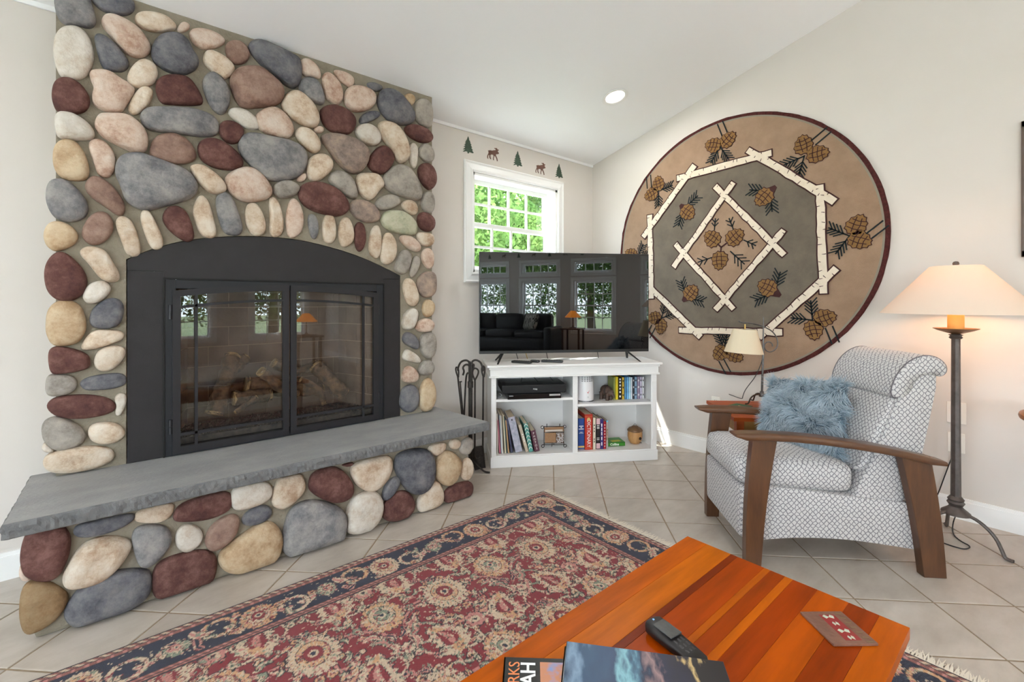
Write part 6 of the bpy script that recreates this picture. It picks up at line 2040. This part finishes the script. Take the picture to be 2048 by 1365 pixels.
# ================================================================== lamps
def shade_mat(name, c, trans=.45):
    m = bpy.data.materials.new(name); m.use_nodes = True
    t = m.node_tree; t.nodes.remove(t.nodes['Principled BSDF'])
    df = t.nodes.new('ShaderNodeBsdfDiffuse'); tr = t.nodes.new('ShaderNodeBsdfTranslucent'); mx = t.nodes.new('ShaderNodeMixShader')
    df.inputs[0].default_value = lin(c); tr.inputs[0].default_value = lin(c); mx.inputs[0].default_value = trans
    nz = t.nodes.new('ShaderNodeTexNoise'); nz.inputs['Scale'].default_value = 300
    bp = t.nodes.new('ShaderNodeBump'); bp.inputs['Strength'].default_value = .08
    t.links.new(nz.outputs['Fac'], bp.inputs['Height']); t.links.new(bp.outputs[0], df.inputs['Normal'])
    t.links.new(df.outputs[0], mx.inputs[1]); t.links.new(tr.outputs[0], mx.inputs[2]); t.links.new(mx.outputs[0], t.nodes['Material Output'].inputs[0])
    return m
def point(parent, loc, watts, col, size=.03):
    ld = bpy.data.lights.new('bulb_light', 'POINT'); ld.energy = watts; ld.color = col; ld.shadow_soft_size = size
    o = bpy.data.objects.new('bulb_light', ld); COL.objects.link(o); o.parent = parent; o.location = loc
    return o
LX, LY = 3.31, .334
M_pew = mat('pewter_iron', (100, 91, 87), (78, 71, 68), scale=30, rough=.45, metal=.35)
fl = empty('floor_lamp', (LX, LY, 0), label='tall iron floor lamp with wide linen shade behind the armchair', cat='floor lamp')
MB().lathe([(.0215, .215), (.0195, .5), (.018, 1.06)], 8, cap=True).build('pole', M_pew, parent=fl)
MB().lathe([(.060, .150), (.058, .158), (.034, .178), (.026, .188), (.030, .196), (.036, .206), (.030, .216), (.034, .224), (.026, .236), (.022, .24)], 24).build('base_hub', M_pew, parent=fl, smooth=True)
MB().lathe([(.022, 1.055), (.028, 1.062), (.022, 1.070), (.03, 1.076), (.012, 1.082)], 20).build('neck', M_pew, parent=fl, smooth=True)
MB().lathe([(.012, 1.080), (.03, 1.084), (.07, 1.098), (.090, 1.108), (.090, 1.110), (.066, 1.101), (.02, 1.09)], 32, cap=False).build('drip_dish', mat('bronze_dish', (128, 92, 58), rough=.4, metal=.7), parent=fl, smooth=True)
MB().lathe([(.031, 1.092), (.033, 1.096), (.033, 1.225), (.026, 1.23)], 24).build('candle_sleeve', shade_mat('ivory_sleeve', (244, 214, 150), .5), parent=fl, smooth=True)
for an in (-1.85, .30, 2.40):
    d = Vector((math.cos(an), math.sin(an), 0))
    pts = smooth_path([d * .03 + Vector((0, 0, .158)), d * .085 + Vector((0, 0, .152)), d * .15 + Vector((0, 0, .10)), d * .178 + Vector((0, 0, .03)), d * .185 + Vector((0, 0, .0085)), d * .215 + Vector((0, 0, .0085))])
    MB().tube(pts, .0085, 8).build('foot', M_pew, parent=fl, smooth=True)
M_shade = shade_mat('linen_shade', (238, 222, 206), .28)
SR0, SR1, SZ0, SZ1 = .312, .104, 1.186, 1.432
MB().lathe([(SR0, SZ0), (SR1, SZ1), (SR1 - .003, SZ1), (SR0 - .003, SZ0), (SR0, SZ0)], 64, cap=False).build('shade', M_shade, parent=fl, smooth=True)
MB().lathe([(.006, 1.40), (.006, 1.436), (.012, 1.438), (.014, 1.446), (.010, 1.455), (.001, 1.458)], 16).tube([(-SR1, 0, 1.425), (SR1, 0, 1.425)], .002, 6).tube([(0, -SR1, 1.425), (0, SR1, 1.425)], .002, 6).build('finial', M_pew, parent=fl, smooth=True)
MB().lathe([(.003, 1.235), (.014, 1.24), (.028, 1.285), (.029, 1.30), (.018, 1.325), (.001, 1.335)], 18).build('bulb', mat('warm_bulb', (255, 226, 180), emit=(255, 206, 140), estr=3.0), parent=fl, smooth=True)
point(fl, (0, 0, 1.36), 1.1, (1.0, .60, .34), .03)
point(fl, (.055, 0, 1.27), 1.6, (1.0, .60, .34), .03)

# side table (local: same turn as the chair)
st_o = np.array([2.763, .827, 0])
SF = np.array([-.7071, .7071, 0]); ST = np.array([.7071, .7071, 0])
stb = empty('side_table', st_o + SF * .01 + ST * .585, math.radians(135), label='small cherry side table between the armchair and the wall', cat='table')
SZT = .55
M_sidew = wood('cherry_side', (178, 84, 40), stretch=(1, 8, 8))
for i in range(4):
    a = -.245 + i * .1225
    MB().bx((-.25, a, SZT - .022), (.25, a + .1222, SZT)).build('plank', wood('cherry_side_%d' % (i % 2), ((186, 88, 40), (168, 76, 32))[i % 2]), parent=stb, bevel=.0008)
M_honey = wood('honey_apron', (176, 128, 72), stretch=(1, 8, 8))
for y in (-.205, .205):
    MB().bx((-.215, y - .01, SZT - .10), (.215, y + .01, SZT - .022)).build('apron', M_honey, parent=stb)
    for x in (-.205, .205):
        MB().hexa([(x - .015, y - .015, 0), (x + .015, y - .015, 0), (x + .015, y + .015, 0), (x - .015, y + .015, 0)], [(x - .022, y - .022, SZT - .022), (x + .022, y - .022, SZT - .022), (x + .022, y + .022, SZT - .022), (x - .022, y + .022, SZT - .022)]).build('leg', M_sidew, parent=stb, bevel=.002)
for x in (-.205, .205):
    MB().bx((x - .01, -.205, SZT - .10), (x + .01, .205, SZT - .022)).build('apron', M_honey, parent=stb)
# table lamp
SLp = st_o + SF * -.073 + ST * .73
tlp = empty('table_lamp', (SLp[0], SLp[1], SZT), label='iron scroll table lamp with small cream shade on the side table', cat='table lamp')
LD = float((np.array([SLp[0], SLp[1], 0]) - np.array([0, 0, 0])) @ FW)
def lp(x, y):      # pixel of the lamp crop on the upright plane through the lamp facing the room
    p = CAM + ray(1380 + x / 6.204, 620 + y / 6.204) * LD
    return Vector(p) - Vector((SLp[0], SLp[1], SZT))
M_lamp = mat('grey_iron', (122, 118, 116), (92, 88, 88), scale=40, rough=.45, metal=.7)
M_lampd = mat('bronze_iron', (88, 72, 64), (66, 54, 48), scale=40, rough=.45, metal=.6)
MB().tube([Vector((0, 0, .075)), lp(908, 540), lp(910, 90)], [.0075, .007, .003], 8).build('post', M_lamp, parent=tlp, smooth=True)
MB().lathe([(.018, .052), (.02, .06), (.014, .07), (.012, .085), (.014, .088)], 12).build('hub', M_lamp, parent=tlp, smooth=True)
for an in (.35, 1.92, 3.49, 5.06):
    an += .6
    d = Vector((math.cos(an), math.sin(an), 0))
    MB().tube(smooth_path([Vector((0, 0, .06)), d * .03 + Vector((0, 0, .07)), d * .075 + Vector((0, 0, .055)), d * .095 + Vector((0, 0, .01)), d * .10 + Vector((0, 0, .006)), d * .118 + Vector((0, 0, .005))]), .005, 8).build('foot', M_lampd, parent=tlp, smooth=True)
MB().tube(smooth_path([lp(*p) for p in ((600, 140), (640, 160), (700, 160), (800, 175), (920, 210), (1030, 270), (1090, 370), (1085, 470), (1010, 530), (940, 510), (915, 450), (940, 405), (990, 395), (1025, 430), (1020, 455))], 2), .0042, 8).build('scroll_arm', M_lamp, parent=tlp, smooth=True)
MB().tube([lp(682, 180), lp(682, 240)], .006, 8).build('socket_stem', mat('brass', (176, 142, 84), rough=.3, metal=.9), parent=tlp)
tc_ = lp(682, 243)
ts_, bs_ = .073, .122
hz_ = .158
tiltv = Matrix.Rotation(.06, 4, Vector(FW))
MB().lathe([(bs_, -hz_), (ts_, 0), (ts_ - .003, 0), (bs_ - .003, -hz_), (bs_, -hz_)], 40, M=Matrix.Translation(tc_) @ tiltv, cap=False).build('shade', shade_mat('cream_shade', (240, 226, 200), .3), parent=tlp, smooth=True)
MB().tube([tuple(tc_ + Vector(RT) * ts_ * s) for s in (-1, 1)], .002, 6).build('spider', M_lamp, parent=tlp)
cable([tuple(Vector((SLp[0], SLp[1], SZT)) + lp(*p) + Vector(FW) * .012) for p in ((915, 590), (890, 690), (820, 840), (740, 940), (690, 1010), (665, 1080), (660, 1118))] + [tuple(Vector((SLp[0], SLp[1], SZT)) + lp(655, 1122) + Vector(FW) * .2), ], .0025, M_cable, 'black cord hanging from the scroll table lamp', frame=None)
# green card
P = [onZ(1380 + x / 6.204, 620 + y / 6.204, SZT + .002) for x, y in ((450, 1190), (580, 1160), (780, 1197), (640, 1226))]
c = sum(P) / 4
gc = empty('greeting_card', (c[0], c[1], SZT), label='dark green card lying on the side table', cat='card')
MB().prism([(p[0] - c[0], p[1] - c[1], .0004) for p in P], (0, 0, .002)).build('card_stock', mat('green_card', (42, 92, 64), (52, 104, 74), scale=40, rough=.5), parent=gc)
MB().lathe([(0, .0023), (.008, .0023), (.008, .0029), (0, .0029)], 10, cap=False).build('gold_emblem', M_gold, parent=gc)

# ================================================================== wall plates
M_plate = mat('plate_white', (236, 230, 222), rough=.35)
def wallplate(y0, y1, z0, z1, lab, outlet):
    c = ((y0 + y1) / 2, (z0 + z1) / 2)
    r = empty('outlet_plate' if outlet else 'blank_plate', (XR, c[0], z0), label=lab, cat='wall plate')
    hy, hz2 = (y1 - y0) / 2, (z1 - z0)
    MB().bx((-.006, -hy, 0), (0, hy, hz2)).build('plate', M_plate, parent=r, bevel=.002)
    if outlet:
        for zc_ in (.28, .72):
            MB().bx((-.008, -hy * .5, hz2 * zc_ - .016), (-.004, hy * .5, hz2 * zc_ + .016)).build('socket', M_plate, parent=r, bevel=.002)
            for yy in (-.007, .007):
                MB().bx((-.0086, yy - .0015, hz2 * zc_ - .006), (-.0078, yy + .0015, hz2 * zc_ + .006)).build('slot', M_dprint, parent=r)
    for zc_ in (.06, .94) if not outlet else (.5,):
        MB().lathe([(0, 0), (.003, 0), (.003, .001), (0, .001)], 10, M=axes((-.006, 0, hz2 * zc_), (0, -1, 0), (0, 0, 1)), cap=False).build('screw', M_plate, parent=r)
wallplate(.328, .410, .546, .668, 'blank white wall plate above the outlet behind the floor lamp', False)
wallplate(.334, .406, .378, .490, 'white electrical outlet low on the wall behind the floor lamp', True)
p = onX(1432, 800, XR)
wallplate(p[1] - .035, p[1] + .035, p[2] - .09, p[2] + .025, 'white electrical outlet on the wall behind the side table', True)
# floor lamp cord
f0 = [onZ(1360 + x / 2.73, 680 + y / 2.73, .004) for x, y in ((1492, 985), (1485, 1060), (1530, 1100), (1592, 1130), (1560, 1147), (1500, 1132), (1430, 1108), (1395, 1090), (1400, 1020), (1420, 995))]
pc_ = [(LX + .01, LY - .01, .16)] + [tuple(q) for q in f0] + [(XR - .03, .50, .004), (XR - .02, .46, .06), (XR - .02, .40, .3), (XR - .012, .37, .41)]
cable(pc_, .003, M_cable, 'black floor lamp cord looping over the tiles to the outlet', frame=None)

# ================================================================== things cut by the frame on the gable wall side
rtb = empty('round_table', (3.3, -.2, 0), label='round brown wooden table just showing its rim by the floor lamp', cat='table')
M_rt = wood('oak_round', (164, 104, 60), stretch=(1, 8, 8))
MB().lathe([(0.001, .69), (.300, .69), (.313, .698), (.316, .708), (.313, .718), (.300, .725), (0.001, .725)], 64, cap=False).build('table_top', M_rt, parent=rtb, smooth=True)
MB().lathe([(.05, .06), (.035, .12), (.03, .35), (.045, .6), (.08, .69)], 20).build('pedestal', M_rt, parent=rtb, smooth=True)
for an in (.2, 2.3, 4.4):
    d = Vector((math.cos(an), math.sin(an), 0))
    MB().tube(smooth_path([d * .03 + Vector((0, 0, .12)), d * .12 + Vector((0, 0, .08)), d * .2 + Vector((0, 0, .02)), d * .24 + Vector((0, 0, .018))]), .018, 8).build('foot', M_rt, parent=rtb, smooth=True)
pf = empty('picture_frame', (XR, -.13, 1.486), label='framed picture on the wall above the round table', cat='picture')
fz = 2.209 - 1.486
M_pf = mat('dark_frame', (84, 66, 54), rough=.4)
for a, b in (((-.24, 0), (.247, .035)), ((-.24, fz - .035), (.247, fz)), ((-.24, 0), (-.205, fz)), ((.212, 0), (.247, fz))):
    MB().bx((-.022, a[0], a[1]), (-.001, b[0], b[1])).build('frame_rail', M_pf, parent=pf, bevel=.003)
MB().bx((-.012, -.21, .03), (-.002, .215, fz - .03)).build('print', mat('landscape_print', (196, 190, 176), (120, 132, 110), scale=4, rough=.5), parent=pf)

# ================================================================== outdoors
M_lawn = mat('lawn', (120, 128, 86), (96, 108, 70), scale=2, rough=.95, coord='Object')
mb = MB().add([(-60, -60, -.55), (60, -60, -.55), (60, 60, -.55), (-60, 60, -.55)], [(0, 1, 2, 3)])
mb.build('ground', M_lawn, kind='structure')
M_bounce = mat('bounce_ground_grey', (200, 200, 200), (184, 184, 184), scale=3, rough=.9)
MB().bx((XL - 4.5, YF - 9.0, -.53), (XR + 2.5, YF - .3, -.40)).build('bounce_ground', M_bounce, kind='structure')  # unseen pale slab added to bounce neutral daylight indoors
MB().bx((XL - 8, YF - .3, -.53), (XL - .3, YW + 3, -.40)).build('side_bounce_ground', M_bounce, kind='structure')  # same added bounce surface along the gable side
def leaf_mat():
    m = bpy.data.materials.new('leaf_green'); m.use_nodes = True
    t = m.node_tree; t.nodes.remove(t.nodes['Principled BSDF'])
    df = t.nodes.new('ShaderNodeBsdfDiffuse'); tr = t.nodes.new('ShaderNodeBsdfTranslucent'); mx = t.nodes.new('ShaderNodeMixShader')
    tcn = t.nodes.new('ShaderNodeTexCoord'); nz = t.nodes.new('ShaderNodeTexNoise'); nz.inputs['Scale'].default_value = 1.4
    t.links.new(tcn.outputs['Object'], nz.inputs['Vector'])
    rp_ = t.nodes.new('ShaderNodeValToRGB')
    rp_.color_ramp.elements[0].position = .35; rp_.color_ramp.elements[0].color = lin((62, 86, 44))
    rp_.color_ramp.elements[1].position = .65; rp_.color_ramp.elements[1].color = lin((116, 140, 78))
    t.links.new(nz.outputs['Fac'], rp_.inputs[0])
    t.links.new(rp_.outputs[0], df.inputs[0]); t.links.new(rp_.outputs[0], tr.inputs[0]); mx.inputs[0].default_value = .5
    t.links.new(df.outputs[0], mx.inputs[1]); t.links.new(tr.outputs[0], mx.inputs[2]); t.links.new(mx.outputs[0], t.nodes['Material Output'].inputs[0])
    return m
M_leaf = leaf_mat()
M_trunk = mat('bark', (96, 78, 62), (66, 54, 44), scale=6, rough=.95, bump=.6, bscale=20, stretch=(3, 3, .6))
rl = np.random.RandomState(2)
def tree_proto():
    root = empty('leafy_tree', (0, 0, -.55), cat='tree', group='trees outside the windows')
    cl = [(rl.uniform(-1.5, 1.5), rl.uniform(-1.5, 1.5), rl.uniform(1.0, 5.6), rl.uniform(.8, 1.4)) for _ in range(16)]
    nl = 22000
    vs = np.zeros((nl * 4, 3)); fs = []
    for i in range(nl):
        c = cl[i % len(cl)]
        d = rl.normal(0, 1, 3); d /= np.linalg.norm(d)
        p = np.array(c[:3]) + d * c[3] * rl.uniform(.45, 1.0) ** .5
        a = rl.normal(0, 1, 3); a /= np.linalg.norm(a)
        b = np.cross(a, rl.normal(0, 1, 3)); b /= np.linalg.norm(b)
        s = rl.uniform(.04, .08)
        vs[4 * i:4 * i + 4] = [p - a * s, p + b * s * .5, p + a * s, p - b * s * .5]
        fs.append((4 * i, 4 * i + 1, 4 * i + 2, 4 * i + 3))
    mb = MB(); mb.v = [tuple(v) for v in vs]; mb.f = fs
    o = mb.build('foliage', M_leaf, parent=root, fixn=False)
    o['kind'] = 'stuff'
    MB().tube([(0, 0, -.05), (.05, .03, 1.0), (-.05, .08, 2.6), (.1, 0, 4.2)], [.17, .13, .10, .05], 10).build('trunk', M_trunk, parent=root, smooth=True)
    return root
tp = tree_proto()
spots = [(4.6, 7.8, 0.0, 1.0, 'leafy green tree standing nearest outside the small window'), (9.0, 8.2, 1.2, 1.0, 'leafy green tree outside the small window towards the corner'), (6.6, 12.2, 2.6, 1.3, 'farther leafy tree filling the gap in the small window'),
         (.5, 9.2, 3.9, 1.1, 'leafy green tree behind the chimney side of the house'), (12.6, 12.2, 5.0, 1.4, 'tall leafy tree far beyond the small window'), (10.0, 16.5, .7, 1.7, 'tallest leafy tree in the row behind the small window'),
         (-5.2, -15.0, .4, 1.3, 'leafy tree outside the first large window'), (-1.9, -16.5, 1.9, 1.4, 'leafy tree outside the middle large windows'), (1.6, -15.0, 3.1, 1.3, 'leafy tree outside the third large window'),
         (5.2, -16.5, 4.4, 1.4, 'leafy tree outside the last large window'), (8.8, -15.5, 5.5, 1.3, 'leafy tree past the corner of the window wall'), (-10.5, -2.0, 2.2, 1.2, 'leafy tree outside the added gable windows')]
for i, (x, y, rz, s, lab) in enumerate(spots):
    o = tp if i == 0 else copy_tree(tp)
    o.location = (x, y, -.55); o.rotation_euler = (0, 0, rz); o.scale = (s, s, s)
    o['label'] = lab

# ================================================================== far side of the room, seen in the screen and the glass
M_sofa = mat('black_leather', (28, 27, 29), (22, 21, 23), scale=30, rough=.42, bump=.15, bscale=120)
sf = empty('sofa', (-1.05, -4.45, 0), label='long black leather sofa in front of the large windows', cat='sofa')
MB().rbox((0, 0, .22), (2.5, .88, .34), .05, 5).build('base', M_sofa, parent=sf, smooth='all')
for x in (-.78, 0, .78):
    MB().rbox((x, .08, .46), (.76, .66, .18), .06, 6, bulge=(0, 0, .02)).build('seat_cushion', M_sofa, parent=sf, smooth='all')
    MB().rbox((x, -.30, .70), (.76, .24, .48), .08, 6, bulge=(0, .03, .01)).build('back_cushion', M_sofa, parent=sf, smooth='all')
for x in (-1.27, 1.27):
    MB().rbox((x, .0, .34), (.22, .90, .60), .07, 6).build('arm', M_sofa, parent=sf, smooth='all')
for x in (-1.1, 1.1):
    for y in (-.36, .36):
        MB().bx((x - .03, y - .03, 0), (x + .03, y + .03, .06)).build('leg', M_dprint, parent=sf)
for x, rz, m, lab in ((.65, .5, mat('striped_pillow', (206, 200, 190), (40, 38, 40), scale=14, rough=.9, stretch=(6, 1, 1), contrast=(.48, .52)), 'black and white striped pillow on the sofa'), (-.95, -.3, mat('tan_pillow', (168, 152, 132), (92, 84, 76), scale=60, rough=.9), 'woven taupe pillow on the sofa')):
    r = empty('throw_pillow', (-1.05 + x, -4.42, .56), rz, label=lab, cat='pillow')
    MB().rbox((0, 0, .20), (.42, .14, .40), .06, 8, bulge=(0, .04, 0), M=Matrix.Rotation(.35, 4, 'X')).build('cushion', m, parent=r, smooth='all')
def amber_lamp(x, y, h, lab, labt):
    t_ = empty('end_table', (x, y, 0), label=labt, cat='table')
    M_d = wood('dark_oak', (96, 58, 34), stretch=(1, 8, 8))
    MB().bx((-.25, -.25, h - .03), (.25, .25, h)).build('table_top', M_d, parent=t_, bevel=.003)
    for sx_ in (-.2, .2):
        for sy_ in (-.2, .2):
            MB().bx((sx_ - .02, sy_ - .02, 0), (sx_ + .02, sy_ + .02, h - .03)).build('leg', M_d, parent=t_)
    r = empty('amber_lamp', (x, y, h), label=lab, cat='table lamp')
    MB().lathe([(.09, 0), (.09, .012), (.03, .03), (.014, .06), (.012, .34)], 16).build('base', mat('dark_bronze', (58, 44, 34), rough=.4, metal=.6), parent=r, smooth=True)
    m = mat('amber_mica', (226, 138, 46), rough=.5, emit=(240, 140, 40), estr=1.6)
    MB().lathe([(.21, .26), (.06, .42), (.056, .42), (.206, .26), (.21, .26)], 8, cap=False).build('shade', m, parent=r)
    point(r, (0, 0, .30), 5, (1, .7, .4), .03)
amber_lamp(.62, -4.75, .60, 'amber glass table lamp beside the sofa end', 'dark oak end table beside the sofa end')
amber_lamp(2.75, -3.6, .60, 'amber glass table lamp by the far window wall', 'dark oak end table by the far window wall')

# daylight sampling helpers at the window openings (sky portals)
def portal(loc, size, direction):
    ld = bpy.data.lights.new('sky_portal', 'AREA'); ld.shape = 'RECTANGLE'; ld.size, ld.size_y = size
    ld.cycles.is_portal = True
    o = bpy.data.objects.new('sky_portal', ld); COL.objects.link(o)
    o.location = loc
    o.rotation_euler = Vector(direction).to_track_quat('-Z', 'Y').to_euler()
for a, b in FRONT_WINDOWS:
    portal(((a + b) / 2, YF - .2, 1.38), (b - a, 1.8), (0, 1, 0))
for a, b, c, d in ADDED_LEFT_WINDOWS:
    portal((XL - .2, (a + b) / 2, (c + d) / 2), (b - a, d - c), (1, 0, 0))
portal((sum(WIN1[:2]) / 2, YW + .2, sum(WIN1[2:]) / 2), (WIN1[1] - WIN1[0], WIN1[3] - WIN1[2]), (0, -1, 0))

# the same stencil border runs above the large windows
for i in range(15):
    x = XL + .35 + i * .44
    src = 'moose_decal' if i % 2 else 'pine_decal'
    o = bpy.data.objects[src].copy()
    COL.objects.link(o)
    xs = [v.co.x for v in o.data.vertices]; zs = [v.co.z for v in o.data.vertices]
    o.location = (x - (min(xs) + max(xs)) / 2, YF - YW + .005, 2.49 - (min(zs) + max(zs)) / 2)
    o['label'] = 'brown moose stencil above the large windows' if i % 2 else 'green pine stencil above the large windows'
    o['group'] = 'stencil border above the large windows'
